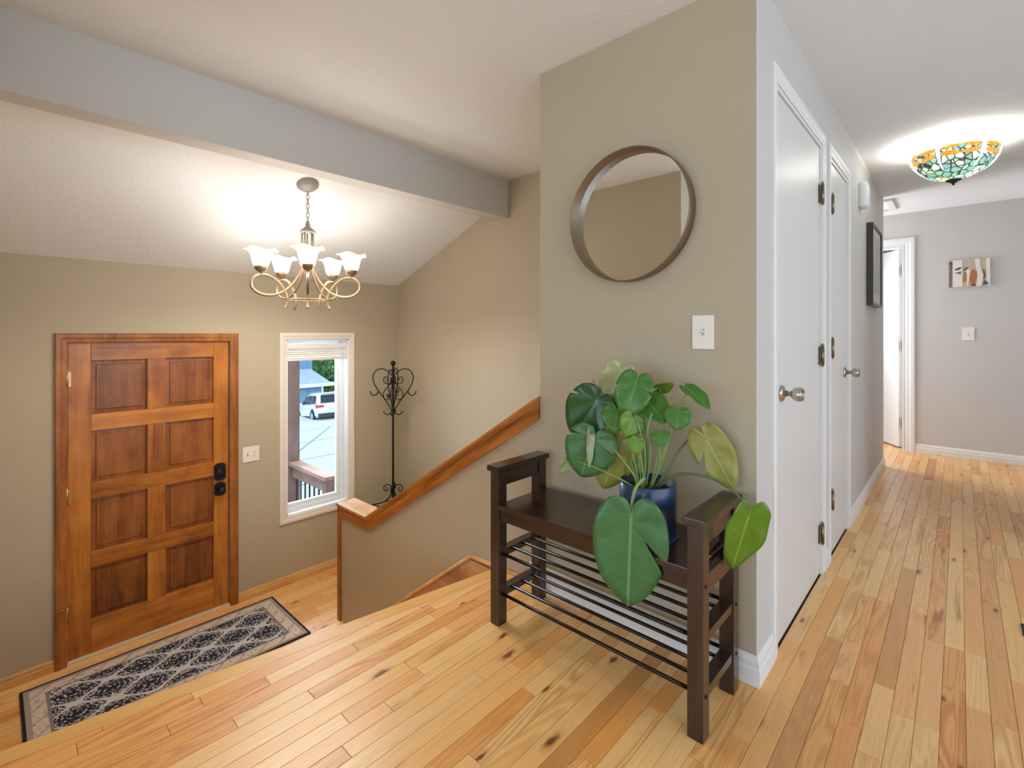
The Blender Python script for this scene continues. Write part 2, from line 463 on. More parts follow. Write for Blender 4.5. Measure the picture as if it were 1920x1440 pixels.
# ------------------------------------------------------------------ walls
w = MB(); T = .15
w.box(XD-T, XD, -.15, .30, EZ-.1, 2.0); w.box(XD-T, XD, 1.29, 1.69, EZ-.1, 2.0); w.box(XD-T, XD, 2.24, YF+.12, EZ-.1, 2.0)
w.box(XD-T, XD, .30, 1.29, 1.135, 2.0); w.box(XD-T, XD, 1.69, 2.24, 1.12, 2.0); w.box(XD-T, XD, 1.69, 2.24, EZ-.1, -.35)
struct(w.build('wall_front_door', M['sage']), 'sage wall holding the front door and sidelight window')
struct(MB().box(XD-T, -1.33, YF, YF+.12, EZ-.1, 2.6).build('wall_stair_far', M['sage']), 'sage wall beyond the half wall')
w = MB(); w.box(-1.438, XH-.0015, YM, YM+.11, -.1, CH+.05); w.box(-1.438, -1.33, YM+.11, YF, EZ-.1, CH+.05)
wall_mirror = struct(w.build('wall_mirror', M['sage']), 'sage wall section behind the bench')
w = MB(); w.prism([(-3.345, EZ-.1), (-3.345, -.09), (-2.96, -.09), (-1.438, .865), (-1.438, EZ-.1)], 1, YM, YM+.115)
half = struct(w.build('wall_half', M['sage']), 'low sloping half wall beside the stairs')
w = MB(); D2 = (1.985, 2.78); D3 = (2.995, 3.525); DZ = 2.105
w.box(XH-.11, XH, YM+.11, D2[0], -.1, CH+.05); w.box(XH-.0015, XH, YM, YM+.11, -.1, CH+.05); w.box(XH-.11, XH, D2[1], D3[0], -.1, CH+.05); w.box(XH-.11, XH, D3[1], 5.404, -.1, CH+.05)
w.box(XH-.11, XH, D2[0], D2[1], DZ, CH+.05); w.box(XH-.11, XH, D3[0], D3[1], DZ, CH+.05)
w.box(-2.0, XH-.11, 5.294, 5.404, -.1, CH+.05)
struct(w.build('wall_hall_left', M['grey']), 'grey hall wall with the two closet doors')
# thin grey corner strip: the hall colour wraps the wall end
DE = (-1.17, -.415)
w = MB(); w.box(-2.5, DE[0], YE, YE+.11, -.1, CH+.05); w.box(DE[1], XR+.12, YE, YE+.11, -.1, CH+.05); w.box(DE[0], DE[1], YE, YE+.11, 2.06, CH+.05)
struct(w.build('wall_hall_end', M['grey']), 'grey wall across the end of the hall')
struct(MB().box(XR, XR+.12, 3.9, YE, -.1, CH+.05).build('wall_hall_right', M['grey']))
struct(MB().box(-2.0, -1.9, 5.404, YE, -.1, CH+.05).build('wall_corridor_left', M['grey']))
w = MB(); w.box(-2.5, -2.4, YE+.11, 8.6, -.1, CH+.05); w.box(-2.5, .56, 8.5, 8.6, -.1, CH+.05); w.box(XR, XR+.12, YE+.11, 8.5, -.1, CH+.05)
struct(w.build('wall_bedroom', M['bluegrey']))
struct(MB().box(XD-T, -1.52, -.15, -.02, EZ-.1, CH+.05).build('wall_entry_side', M['sage']))
w = MB(); WB = (-3.6, 2.3, .45, 2.1)
w.box(-4.3, WB[0], -4.7, -4.6, -.1, CH+.05); w.box(WB[1], 3.3, -4.7, -4.6, -.1, CH+.05); w.box(WB[0], WB[1], -4.7, -4.6, -.1, WB[2]); w.box(WB[0], WB[1], -4.7, -4.6, WB[3], CH+.05)
struct(w.build('wall_living_back', M['bluegrey']))
w = MB(); w.box(3.1, 3.2, -4.7, -3.6, -.1, CH+.05); w.box(3.1, 3.2, 3.5, 4.0, -.1, CH+.05); w.box(3.1, 3.2, -3.6, 3.5, -.1, .35); w.box(3.1, 3.2, -3.6, 3.5, 2.2, CH+.05)
struct(w.build('wall_living_right', M['grey']))
struct(MB().box(-4.3, -4.13, -4.7, -.15, -.1, CH+.05).build('wall_living_left', M['bluegrey']))
struct(MB().box(XR+.12, 3.2, 3.9, 4.0, -.1, CH+.05).build('wall_living_front', M['grey']))
# ceilings and beam
w = MB(); w.box(-2.66, 3.3, -4.8, 8.7, CH, CH+.12); w.box(-4.3, -2.66, -4.8, -.14, CH, CH+.12)
struct(w.build('ceiling', M['ceil']), 'flat textured white ceiling')
SL = .409; zc = lambda x: 2.155+SL*(x+2.91)
w = MB(); w.prism([(XD-.16, zc(XD-.16)), (-2.65, zc(-2.65)), (-2.65, zc(-2.65)+.15), (XD-.16, zc(XD-.16)+.15)], 1, -.14, YF+.1)
struct(w.build('ceiling_slope', M['ceil']), 'sloping textured white ceiling over the entry')
M['beam'] = paint('beam_paint', srgb(205, 203, 200), 60, .12, .7)
w = MB(); w.box(-2.735, XBEAM, -.14, YF-.002, 2.084, CH+.06, .004)
struct(w.build('ceiling_beam', M['beam']), 'boxed ceiling beam above the stairs')

# living room windows behind the camera (seen in the mirror)
def glassmat():
    k = NT('window_glass'); k.n.remove(k.b)
    tr = k.new('ShaderNodeBsdfTransparent'); tr.inputs[0].default_value = (.97, .99, 1, 1)
    gl = k.new('ShaderNodeBsdfGlossy'); gl.inputs['Roughness'].default_value = .02
    fr = k.new('ShaderNodeFresnel'); fr.inputs[0].default_value = 1.35
    mx = k.new('ShaderNodeMixShader'); k.l(fr.outputs[0], mx.inputs[0]); k.l(tr.outputs[0], mx.inputs[1]); k.l(gl.outputs[0], mx.inputs[2]); k.l(mx.outputs[0], k.out.inputs[0])
    return k.m
M['glass'] = glassmat()
def plain_window(name, x0, x1, y0, y1, z0, z1, along):
    r = empty(name, ((x0+x1)/2, (y0+y1)/2, z0)); struct(r)
    f = MB(); fr = .05
    if along == 0:
        for a_, b_ in ((x0, x0+fr), (x1-fr, x1), ((x0*2+x1)/3-.025, (x0*2+x1)/3+.025), ((x0+2*x1)/3-.025, (x0+2*x1)/3+.025)): f.box(a_, b_, y0, y1, z0, z1)
        f.box(x0, x1, y0, y1, z0, z0+fr); f.box(x0, x1, y0, y1, z1-fr, z1)
    else:
        for a_, b_ in ((y0, y0+fr), (y1-fr, y1), ((y0+y1)/2-.025, (y0+y1)/2+.025)): f.box(x0, x1, a_, b_, z0, z1)
        f.box(x0, x1, y0, y1, z0, z0+fr); f.box(x0, x1, y0, y1, z1-fr, z1)
    f.build('window_frame', M['vinyl'], r)
    g = MB()
    if along == 0: g.box(x0, x1, (y0+y1)/2-.003, (y0+y1)/2+.003, z0, z1)
    else: g.box((x0+x1)/2-.003, (x0+x1)/2+.003, y0, y1, z0, z1)
    g.build('pane', M['glass'], r)
plain_window('window_2', WB[0], WB[1], -4.69, -4.62, WB[2], WB[3], 0)
plain_window('window_3', 3.12, 3.18, -3.6, 3.5, .35, 2.2, 1)

# ------------------------------------------------------------------ baseboards
def baseboard(name, pts, h=.085, t=.013, mat=None, z=0):
    """pts: polyline on the wall face, the room to the right of the walking direction"""
    m = MB(); sec = [(0, 0), (t, 0), (t, h*.55), (t*.75, h*.62), (t*.75, h*.80), (t*.35, h*.95), (t*.2, h), (0, h)]
    P = [Vector(p) for p in pts]; rings = []
    for i, p in enumerate(P):
        if i == 0: d = (P[1]-P[0]).normalized(); nrm = Vector((d.y, -d.x)); sc = 1
        elif i == len(P)-1: d = (P[-1]-P[-2]).normalized(); nrm = Vector((d.y, -d.x)); sc = 1
        else:
            d1 = (P[i]-P[i-1]).normalized(); d2 = (P[i+1]-P[i]).normalized(); n1 = Vector((d1.y, -d1.x)); n2 = Vector((d2.y, -d2.x)); nrm = (n1+n2).normalized(); sc = 1/nrm.dot(n1)
        rings.append([m.bm.verts.new((p.x+nrm.x*u*sc, p.y+nrm.y*u*sc, z+v)) for u, v in sec])
    for A, B in zip(rings, rings[1:]):
        for i in range(len(sec)): m.bm.faces.new((A[i], B[i], B[(i+1) % len(sec)], A[(i+1) % len(sec)]))
    m.bm.faces.new(rings[0]); m.bm.faces.new(rings[-1][::-1])
    return struct(m.build(name, mat or M['white']))
baseboard('baseboard_mirror_wall', [(-1.50, YM), (XH, YM), (XH, 1.922)], .098)
baseboard('baseboard_between_closets', [(XH, 2.843), (XH, 2.932)])
baseboard('baseboard_hall_left', [(XH, 3.589), (XH, 5.404), (-1.9, 5.404)])
baseboard('baseboard_hall_end', [(-.325, YE), (XR, YE), (XR, 3.9)])
baseboard('baseboard_entry_left', [(XD, -.02), (XD, .271)], .075, .013, M['paleoak'], EZ)
baseboard('baseboard_entry_right', [(XD, 1.317), (XD, YF), (-1.44, YF)], .075, .013, M['paleoak'], EZ)

# ------------------------------------------------------------------ half-wall cap and trim (oak)
cap = empty('trim_1', (-2.4, YM+.06, -.1)); struct(cap, 'oak cap rail on the half wall')
dr = Vector((-1.438+2.965, 0, .885+.07)).normalized(); nr = Vector((-dr.z, 0, dr.x))
J = Vector((-2.965, 0, -.068)); TT = Vector((-1.438, 0, .885))
def offs(d):   # join point for an offset d below both runs
    b = Vector((0, 0, -d)); # horizontal run offset line z=J.z-d ; slope line offset -nr*d
    z = J.z-d; p = J-nr*d; t = (z-p.z)/dr.z; return Vector((p.x+dr.x*t, 0, z))
def capstrip(name, d0, d1, ya, yb, mats, x_end, top=False):
    a0, a1 = offs(d0), offs(d1)
    e0 = TT-nr*d0; e1 = TT-nr*d1
    e0 = a0+dr*((-1.438-a0.x)/dr.x); e1 = a1+dr*((-1.438-a1.x)/dr.x)
    m = MB(); m.prism([(x_end, a1.z), (a1.x, a1.z), (a0.x, a0.z), (x_end, a0.z)], 1, ya, yb); m.build(name, mats[0], cap)
    m = MB(); m.prism([(a1.x, a1.z), (e1.x, e1.z), (e0.x, e0.z), (a0.x, a0.z)], 1, ya, yb); m.build(name, mats[1], cap)
def slopewood(name, l, mi, d):
    k = wood(name, l, mi, d, 0, .3); 
    for n in k.node_tree.nodes:
        if n.type == 'MAPPING': n.vector_type = 'POINT'
    return k
def rotwood(name, l, mi, d):
    k = NT(name); tc = k.new('ShaderNodeTexCoord'); v0 = k.mapping(tc.outputs['Object'], (1, 1, 1), (0, 0, 0), (0, math.atan2(dr.z, dr.x), 0))
    big = k.noise(k.mapping(v0, (1.2, 9, 16)), 1.0, 3, .5, 1.0); fine = k.noise(k.mapping(v0, (2.5, 70, 90)), 1, 3)
    f = k.math('ADD', k.math('MULTIPLY', big, .8), k.math('MULTIPLY', fine, .3))
    k.l(k.ramp(f, [(.38, d), (.55, mi), (.74, l)]), k.b.inputs['Base Color']); k.b.inputs['Roughness'].default_value = .3; k.b.inputs['Coat Weight'].default_value = .15
    return k.m
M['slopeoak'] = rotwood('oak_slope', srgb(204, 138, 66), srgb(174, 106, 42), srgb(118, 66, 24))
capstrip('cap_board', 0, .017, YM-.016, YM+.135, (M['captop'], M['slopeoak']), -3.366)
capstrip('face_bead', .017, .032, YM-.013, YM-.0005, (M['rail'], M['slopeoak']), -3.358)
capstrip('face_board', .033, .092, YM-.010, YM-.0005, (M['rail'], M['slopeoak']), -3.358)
m = MB(); m.box(-3.358, -3.315, YM-.012, YM-.0005, EZ, J.z-.06); m.box(-3.3585, -3.3452, YM-.0004, YM+.116, EZ, J.z-.018); m.build('post_trim', M['railpost'], cap)

# ------------------------------------------------------------------ front door
fd = empty('door_1', (XD, .795, EZ)); struct(fd, 'eight-panel stained wood front door')
yd0, yd1, zd0, zd1 = .335, 1.255, -.900, 1.119
XL = XD-.018     # inner face of the leaf
m = MB()
# casing: mitred profile strips, three sides
def casing(parent, y0, y1, zb, zt, wd, th, x, mat, sgn=1, name='casing'):
    """flat casing with a stepped profile around an opening in an x = const wall; y0,y1,zt are the OUTER edges"""
    prof = [(0, 0), (0, th*.75), (wd*.12, th), (wd*.45, th*.95), (wd*.62, th*.7), (wd*.9, th*.62), (wd, th*.45), (wd, 0)]
    P = [(y0, zb), (y0, zt), (y1, zt), (y1, zb)]; dirs = [(1, 0), (1, -1), (-1, -1), (-1, 0)]
    rings = []
    mm = MB()
    for (y, z), (dy, dz) in zip(P, dirs):
        rings.append([(x+sgn*h, y+dy*u, z+dz*u) for u, h in prof])
    for A, B in zip(rings, rings[1:]):
        mm = MB(); va = [mm.bm.verts.new(p) for p in A]; vb = [mm.bm.verts.new(p) for p in B]
        for i in range(len(prof)): mm.bm.faces.new((va[i], vb[i], vb[(i+1) % len(prof)], va[(i+1) % len(prof)]))
        mm.bm.faces.new(va); mm.bm.faces.new(vb[::-1]); mm.build(name, mat, parent)
casing(fd, .273, 1.315, EZ, 1.180, .060, .018, XD, M['casing'])
m = MB(); m.box(XD-T, XD+.002, .298, .331, EZ, 1.14); m.box(XD-T, XD+.002, 1.259, 1.292, EZ, 1.14); m.box(XD-T, XD+.002, .331, 1.259, 1.124, 1.14); m.build('jamb', M['casing'], fd)
m = MB(); m.box(XD-T, XD+.012, .331, 1.259, EZ, EZ+.018); m.build('threshold', plain('threshold_pale', srgb(226, 208, 178), .5), fd)
# leaf: stiles, rails, panels
zrow = [(1.003, .652), (.545, .205), (.100, -.247), (-.348, -.686)]
TK = .044
ycol = [(.447, .746), (.851, 1.153)]
def stile(a_, b_, z0, z1, mat, nm): MB().box(XL-TK, XL, a_, b_, z0, z1, .0025).build(nm, mat, fd)
stile(yd0, ycol[0][0], zd0, zd1, M['doorwood'], 'stile'); stile(ycol[1][1], yd1, zd0, zd1, M['doorwood'], 'stile')
zr = [zd1] + [v for p in zrow for v in p] + [zd0]
for i in range(0, len(zr), 2): stile(ycol[0][0]+.0005, ycol[1][1]-.0005, zr[i+1]-.0003, zr[i]+.0, M['doorwood_h'], 'rail')
for z1, z0 in zrow: stile(ycol[0][1], ycol[1][0], z0+.0005, z1-.0005, M['doorwood'], 'mullion')
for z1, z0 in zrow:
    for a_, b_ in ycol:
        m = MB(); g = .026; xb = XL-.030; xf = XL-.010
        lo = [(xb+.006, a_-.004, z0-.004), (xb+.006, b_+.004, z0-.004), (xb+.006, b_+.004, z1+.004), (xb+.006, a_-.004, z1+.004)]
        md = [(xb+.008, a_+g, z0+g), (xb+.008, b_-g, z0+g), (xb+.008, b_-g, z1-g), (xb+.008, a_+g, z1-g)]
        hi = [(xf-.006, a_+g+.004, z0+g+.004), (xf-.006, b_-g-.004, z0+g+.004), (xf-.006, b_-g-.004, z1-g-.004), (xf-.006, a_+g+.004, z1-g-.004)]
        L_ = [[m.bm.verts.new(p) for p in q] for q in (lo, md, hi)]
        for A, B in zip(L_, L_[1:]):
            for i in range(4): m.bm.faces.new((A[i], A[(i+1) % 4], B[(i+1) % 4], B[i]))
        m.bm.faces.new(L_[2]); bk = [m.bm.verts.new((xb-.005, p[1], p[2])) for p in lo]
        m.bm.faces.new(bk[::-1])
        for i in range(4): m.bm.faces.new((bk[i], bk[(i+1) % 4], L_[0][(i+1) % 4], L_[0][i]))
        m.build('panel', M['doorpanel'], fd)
# hinges, latch hardware
for z in (.89, .15, -.60):
    h = MB(); h.cyl((XD+.004, .331, z-.05), (XD+.004, .331, z+.05), .0065, 10); h.box(XD-.004, XD+.0035, .333, .350, z-.048, z+.048)
    h.sphere((XD+.004, .331, z+.053), .007, seg=8); hg = h.build('hinge', M['brass'], fd)
    if z < -.5:
        s_ = MB(); s_.cyl((XD+.006, .331, z+.055), (XD+.035, .300, z+.050), .004, 8); s_.cyl((XD+.032, .300, z+.050), (XD+.042, .296, z+.050), .009, 10); s_.build('door_stop', M['brass'], hg)
def arch_plate(y, z, wd, ht, th, x):
    pts = []
    for k in range(9): a_ = PI*k/8; pts.append((y+wd/2*math.cos(a_), z+ht/2-.02+.02*math.sin(a_)))
    for k in range(9): a_ = PI+PI*k/8; pts.append((y+wd/2*math.cos(a_), z-ht/2+.02+.02*math.sin(a_)))
    return MB().prism(pts, 0, x, x+th)
ky = 1.193
db = arch_plate(ky, .126, .076, .132, .016, XL); dbo = db.build('deadbolt', M['black'], fd)
MB().lathe([(.030, 0), (.030, .008), (.024, .012), (.0001, .012)], (XL+.016, ky, .118), 20, 0).build('thumb_turn_rose', M['black'], dbo)
MB().box(XL+.026, XL+.038, ky-.021, ky+.021, .114, .122, .002).build('thumb_turn', M['black'], dbo)
kb = arch_plate(ky, -.006, .076, .100, .014, XL); kbo = kb.build('knob_plate', M['black'], fd)
MB().lathe([(.022, 0), (.013, .006), (.011, .022), (.020, .030), (.027, .042), (.025, .055), (.014, .061), (.0001, .062)], (XL+.014, ky, -.008), 20, 0).build('knob', M['black'], kbo)

# ------------------------------------------------------------------ sidelight window with cellular blind
wn = empty('window_1', (XD, 1.965, -.41)); struct(wn, 'tall narrow white window beside the front door')
prof = [(0, 0), (0, .012), (.008, .017), (.026, .016), (.036, .012), (.054, .010), (.058, .007), (.058, 0)]
Yo0, Yo1, Zo0, Zo1 = 1.628, 2.301, -.410, 1.184
Pc = [(Yo0, Zo0, 1, 1), (Yo0, Zo1, 1, -1), (Yo1, Zo1, -1, -1), (Yo1, Zo0, -1, 1)]
for i in range(4):
    mm = MB(); R_ = []
    for (y, z, dy, dz) in (Pc[i], Pc[(i+1) % 4]): R_.append([mm.bm.verts.new((XD+h, y+dy*u, z+dz*u)) for u, h in prof])
    A, B = R_
    for k in range(len(prof)): mm.bm.faces.new((A[k], B[k], B[(k+1) % len(prof)], A[(k+1) % len(prof)]))
    mm.bm.faces.new(A); mm.bm.faces.new(B[::-1]); mm.build('casing', plain('cream_casing', srgb(232, 224, 214), .4) if i == 0 else bpy.data.materials['cream_casing'], wn)
m = MB(); yi0, yi1, zi0, zi1 = 1.686, 2.243, -.352, 1.126
m.box(XD-T, XD+.001, yi0, yi0+.010, zi0, zi1); m.box(XD-T, XD+.001, yi1-.010, yi1, zi0, zi1); m.box(XD-T, XD+.001, yi0, yi1, zi0, zi0+.010); m.box(XD-T, XD+.001, yi0, yi1, zi1-.010, zi1)
m.build('jamb', M['vinyl'], wn)
def ringframe(x0, x1, y0, y1, z0, z1, t, nm):
    m = MB(); m.box(x0, x1, y0, y0+.018, z0, z1, .003); m.box(x0, x1, y1-t, y1, z0, z1, .003); m.box(x0, x1, y0+.018, y1-t, z0, z0+t, .003); m.box(x0, x1, y0+.018, y1-t, z1-t, z1, .003)
    return m.build(nm, M['vinyl'], wn)
ringframe(XD-.135, XD-.075, yi0+.010, yi1-.010, zi0+.010, zi1-.010, .030, 'window_frame')
ringframe(XD-.125, XD-.092, yi0+.028, yi1-.040, zi0+.040, zi1-.040, .028, 'sash')
MB().box(XD-.112, XD-.106, yi0+.044, yi1-.066, zi0+.066, zi1-.066).build('pane', M['glass'], wn)
bl = MB(); bl.box(XD-.060, XD-.012, yi0+.014, yi1-.014, 1.050, 1.092, .004); blo = bl.build('blind_headrail', M['vinyl'], wn)
fab = plain('blind_fabric', srgb(238, 236, 230), .85)
for k in range(4):
    z1 = 1.049-k*.0185; b_ = MB(); pts = [(XD-.050, z1-.009), (XD-.036, z1), (XD-.022, z1-.009), (XD-.036, z1-.018)]
    b_.prism([(p[0], p[1]) for p in pts], 1, yi0+.018, yi1-.018); b_.build('blind_cell', fab, blo)
MB().box(XD-.056, XD-.016, yi0+.014, yi1-.014, .945, .9745, .004).build('blind_bottom_rail', M['plate'], blo)

# ------------------------------------------------------------------ hall closet doors
def closet(name, y0, y1, hinge_far, knob_y, label, c0, c1, zs, ztop):
    d = empty(name, (XH, (y0+y1)/2, 0)); struct(d, label)
    casing(d, c0, c1, 0.0, ztop, .057, .012, XH, M['white'])
    m = MB(); m.box(XH-.11, XH+.001, y0-.0005, y0+.014, 0, DZ); m.box(XH-.11, XH+.001, y1-.014, y1+.0005, 0, DZ); m.box(XH-.11, XH+.001, y0+.014, y1-.014, DZ-.014, DZ+.0005); m.build('jamb', M['white'], d)
    MB().box(XH-.040, XH-.005, y0+.0165, y1-.0165, .005, DZ-.017, .0015).build('leaf', M['doorwhite'], d)
    MB().box(XH-.10, XH-.06, y0+.0145, y1-.0145, .0, DZ-.0145).build('gap_shade_backing', M['dkgap'], d)  # sheet behind the leaf, shade of the door gaps put into its grey
    hy = y1-.017 if hinge_far else y0+.024
    for z in zs:
        h = MB(); h.cyl((XH+.008, hy, z-.045), (XH+.008, hy, z+.045), .0075, 10); h.sphere((XH+.008, hy, z+.052), .007, (1, 1, 1.4), 8); h.sphere((XH+.008, hy, z-.049), .006, seg=8)
        s_ = -1 if hinge_far else 1
        h.box(XH-.006, XH-.0025, min(hy, hy+s_*.032), max(hy, hy+s_*.032), z-.044, z+.044)
        h.build('hinge', M['bronzehinge'], d)
    k = MB(); k.lathe([(.0001, 0), (.032, 0), (.032, .003), (.028, .009), (.016, .012), (.012, .018)], (XH-.005, knob_y, .95), 24, 0); kr = k.build('knob_rose', M['nickel'], d)
    MB().lathe([(.011, 0), (.010, .016), (.014, .022), (.024, .030), (.0265, .040), (.0265, .052), (.024, .058), (.021, .060), (.019, .056), (.0001, .056)], (XH+.010, knob_y, .95), 24, 0).build('knob', M['nickel'], kr)
closet('door_2', D2[0], D2[1], True, 2.068, 'white flush closet door nearest the bench', 1.924, 2.841, (1.86, 1.07, .20), 2.165)
closet('door_3', D3[0], D3[1], False, 3.448, 'narrow white closet door farther down the hall', 2.934, 3.587, (1.86, 1.10, .30), 2.165)
# door at the hall end, standing open into the room beyond
de = empty('door_4', (-.79, YE, 0)); struct(de, 'white door standing open at the end of the hall')
def casing_y(parent, x0, x1, zt, wd, th, y, mat):
    prof = [(0, 0), (0, th*.75), (wd*.12, th), (wd*.45, th*.95), (wd*.62, th*.7), (wd*.9, th*.62), (wd, th*.45), (wd, 0)]
    P = [(x0, 0), (x0, zt), (x1, zt), (x1, 0)]; dirs = [(1, 0), (1, -1), (-1, -1), (-1, 0)]
    rings = [[(x+dx*u, y-h, z+dz*u) for u, h in prof] for (x, z), (dx, dz) in zip(P, dirs)]
    for A, B in zip(rings, rings[1:]):
        mm = MB(); va = [mm.bm.verts.new(p) for p in A]; vb = [mm.bm.verts.new(p) for p in B]
        for i in range(len(prof)): mm.bm.faces.new((va[i], vb[i], vb[(i+1) % len(prof)], va[(i+1) % len(prof)]))
        mm.bm.faces.new(va); mm.bm.faces.new(vb[::-1]); mm.build('casing', mat, parent)
casing_y(de, DE[0]-.06, -.327, 2.140, .075, .018, YE, M['white'])
m = MB(); m.box(DE[0]-.0005, DE[0]+.016, YE-.001, YE+.112, 0, 2.0605); m.box(DE[1]-.016, DE[1]+.0005, YE-.001, YE+.112, 0, 2.0605); m.box(DE[0]+.016, DE[1]-.016, YE-.001, YE+.112, 2.044, 2.0605); m.build('jamb', M['white'], de)
hx, hy = DE[1]-.018, YE+.118
la = Vector((-.24, .345, 0)).normalized(); lp_ = Vector((la.y, -la.x, 0))
A0 = Vector((hx, hy, 0))+la*.004
m = MB(); m.obox(A0+Vector((0, 0, 1.028))+lp_*-.018, A0+la*.715+Vector((0, 0, 1.028))+lp_*-.018, .035, 2.03); m.build('leaf', M['doorwhite'], de)
for z in (1.83, 1.05, .26):
    h = MB(); h.box(hx-.001, hx+.0025, YE+.070, YE+.112, z-.05, z+.05); h.cyl((hx-.003, hy, z-.05), (hx-.003, hy, z+.05), .006, 8); h.build('hinge', M['bronzehinge'], de)
A1 = A0+la*.65+Vector((0, 0, .95))
m = MB(); m.sphere(A1+lp_*.045, .026, seg=12); m.cyl(A1, A1+lp_*.045, .011, 10); m.build('knob', M['nickel'], de)
# attic access panel in the ceiling by the hall corner
ah = empty('attic_hatch', (-.72, 5.74, CH-.02)); tag(ah, 'white attic access panel in ceiling above the hall corner', 'hatch')
m = MB(); X0, X1, Y0, Y1 = -1.0, -.445, 5.50, 5.97
for b_ in ((X0, X1, Y0, Y0+.05), (X0, X1, Y1-.05, Y1), (X0, X0+.05, Y0+.05, Y1-.05), (X1-.05, X1, Y0+.05, Y1-.05)): m.box(*b_, CH-.022, CH-.0005, .003)
m.build('frame', M['white'], ah); MB().box(X0+.045, X1-.045, Y0+.045, Y1-.06, CH-.008, CH-.0006).build('panel', M['ceil'], ah)

# ------------------------------------------------------------------ hall bench with shoe shelves
bn = empty('shoe_bench', (-.975, 1.54, 0)); tag(bn, 'espresso wooden bench with two open shoe racks against sage wall', 'bench')
bx0, bx1, by0, by1 = -1.405, -.540, 1.388, 1.692; LG = .047
esp = M['espresso']; esp_z = wood('espresso_stain_upright', srgb(70, 46, 36), srgb(56, 36, 29), srgb(38, 24, 20), 2, .24, 1.2, coat=.3); esp_y = wood('espresso_stain_cross', srgb(66, 44, 36), srgb(52, 34, 28), srgb(36, 23, 19), 1, .22, 1.2, coat=.35)
for a_ in (bx0, bx1-LG):
    for c_ in (by0, by1-LG): MB().box(a_, a_+LG, c_, c_+LG, 0, .622, .002).build('leg', esp_z, bn)
for a_, nm in ((bx0, 0), (bx1-LG, 1)):
    MB().box(a_-.010, a_+LG+.010, by0-.012, by1+.010, .622, .645, .003).build('arm_rail', esp_y, bn)
    MB().box(a_+.006, a_+LG-.006, by0+LG, by1-LG, .560, .6215, .0015).build('arm_apron', esp_y, bn)
    MB().box(a_+.006, a_+LG-.006, by0+LG, by1-LG, .415, .470, .0015).build('side_apron', esp_y, bn)
    for z in (.290, .128): MB().box(a_+.004, a_+LG-.004, by0+LG, by1-LG, z-.018, z+.010, .0015).build('shelf_cross_rail', esp_y, bn)
MB().box(bx0+LG-.004, bx1-LG+.004, by0-.004, by1+.002, .475, .493, .002).build('seat', esp, bn)
for c_ in (by0+.008, by1-.030): MB().box(bx0+LG, bx1-LG, c_, c_+.022, .425, .4745, .0015).build('seat_apron', esp, bn)
for z in (.290, .128):
    for k in range(5):
        y = by0+.022+k*(by1-by0-.044)/4; zz = z+.002 if 0 < k < 4 else z-.002
        MB().cyl((bx0+LG-.012, y, zz), (bx1-LG+.012, y, zz), .0065, 10).build('shelf_rod', M['rod'], bn)
for y, zs in ((by0+.022, (.445, .126)), (by1-.022, (.126, .288))):
    for z in zs: MB().lathe([(.0001, 0), (.006, 0), (.0055, .0025), (.003, .003), (.003, .001), (.0001, .001)], (bx1, y, z), 12, 0).build('screw', M['rod'], bn)

# ------------------------------------------------------------------ round mirror
mr = empty('round_mirror', (-.963, YM, 1.645)); tag(mr, 'round wall mirror with deep bronze rim above the bench', 'mirror')
Rm = .262
M['mirror'] = plain('mirror_silver', (.92, .93, .92, 1), .005, 1)
k = NT('bronze_rim'); k.b.inputs['Base Color'].default_value = srgb(128, 108, 86); k.b.inputs['Metallic'].default_value = .55; k.b.inputs['Roughness'].default_value = .38; M['rim'] = k.m
m = MB(); N = 96; c0 = Vector((-.963, YM, 1.645))
pr_ = [(Rm-.025, .002), (Rm-.003, .004), (Rm, .058), (Rm-.002, .061), (Rm-.0045, .061), (Rm-.0065, .012), (Rm-.025, .011)]
m.lathe([(r, -y) for r, y in pr_]+[(pr_[0][0], -pr_[0][1])], c0, N, 1, True)
bmesh.ops.delete(m.bm, geom=[f for f in m.bm.faces if len(f.verts) > 4], context='FACES_ONLY')
bmesh.ops.remove_doubles(m.bm, verts=m.bm.verts[:], dist=1e-5); m.build('rim', M['rim'], mr)
m = MB(); m.lathe([(.0001, -.0135), (Rm-.0070, -.0135), (Rm-.0070, -.011), (.0001, -.011)], c0, N, 1, False); m.build('mirror_glass', M['mirror'], mr)

# ------------------------------------------------------------------ switches, chime
def switch_y(name, x, z, wd, ht, y, toggles, label, cat='light switch'):
    r = empty(name, (x, y, z)); tag(r, label, cat)
    MB().box(x-wd/2, x+wd/2, y-.006, y-.0005, z-ht/2, z+ht/2, .002).build('plate', M['plate'], r)
    for tx in toggles:
        t = MB(); t.box(x+tx-.005, x+tx+.005, y-.0062, y-.006, z-.012, z+.012); so = t.build('toggle_slot', M['screw'], r)
        t = MB(); t.obox((x+tx, y-.006, z), (x+tx, y-.018, z+.006), .008, .009); t.build('toggle', M['plate'], so)
        for q in (.03, -.03): MB().lathe([(.0001, 0), (.003, 0), (.0025, .001), (.0001, .0012)], (x+tx, y-.006, z+q), 8, 1, True, -1).build('screw', M['plate'], r)
switch_y('light_switch', -.678, 1.184, .078, .122, YM, (0,), 'single white toggle switch on sage wall below the mirror')
switch_y('light_switch', .057, 1.175, .085, .125, YE, (0,), 'single white toggle switch on grey hall end wall')
r = empty('light_switch', (XD, 1.408, .225)); tag(r, 'double ivory toggle switch between front door and window', 'light switch')
MB().box(XD+.0005, XD+.006, 1.348, 1.470, .163, .283, .002).build('plate', M['plate'], r)
for ty in (-.024, .024):
    so = MB().box(XD+.006, XD+.0062, 1.409+ty-.005, 1.409+ty+.005, .211, .235).build('toggle_slot', M['screw'], r)
    MB().obox((XD+.006, 1.409+ty, .223), (XD+.018, 1.409+ty, .223+.008*(1 if ty < 0 else -1)), .008, .009).build('toggle', M['plate'], so)
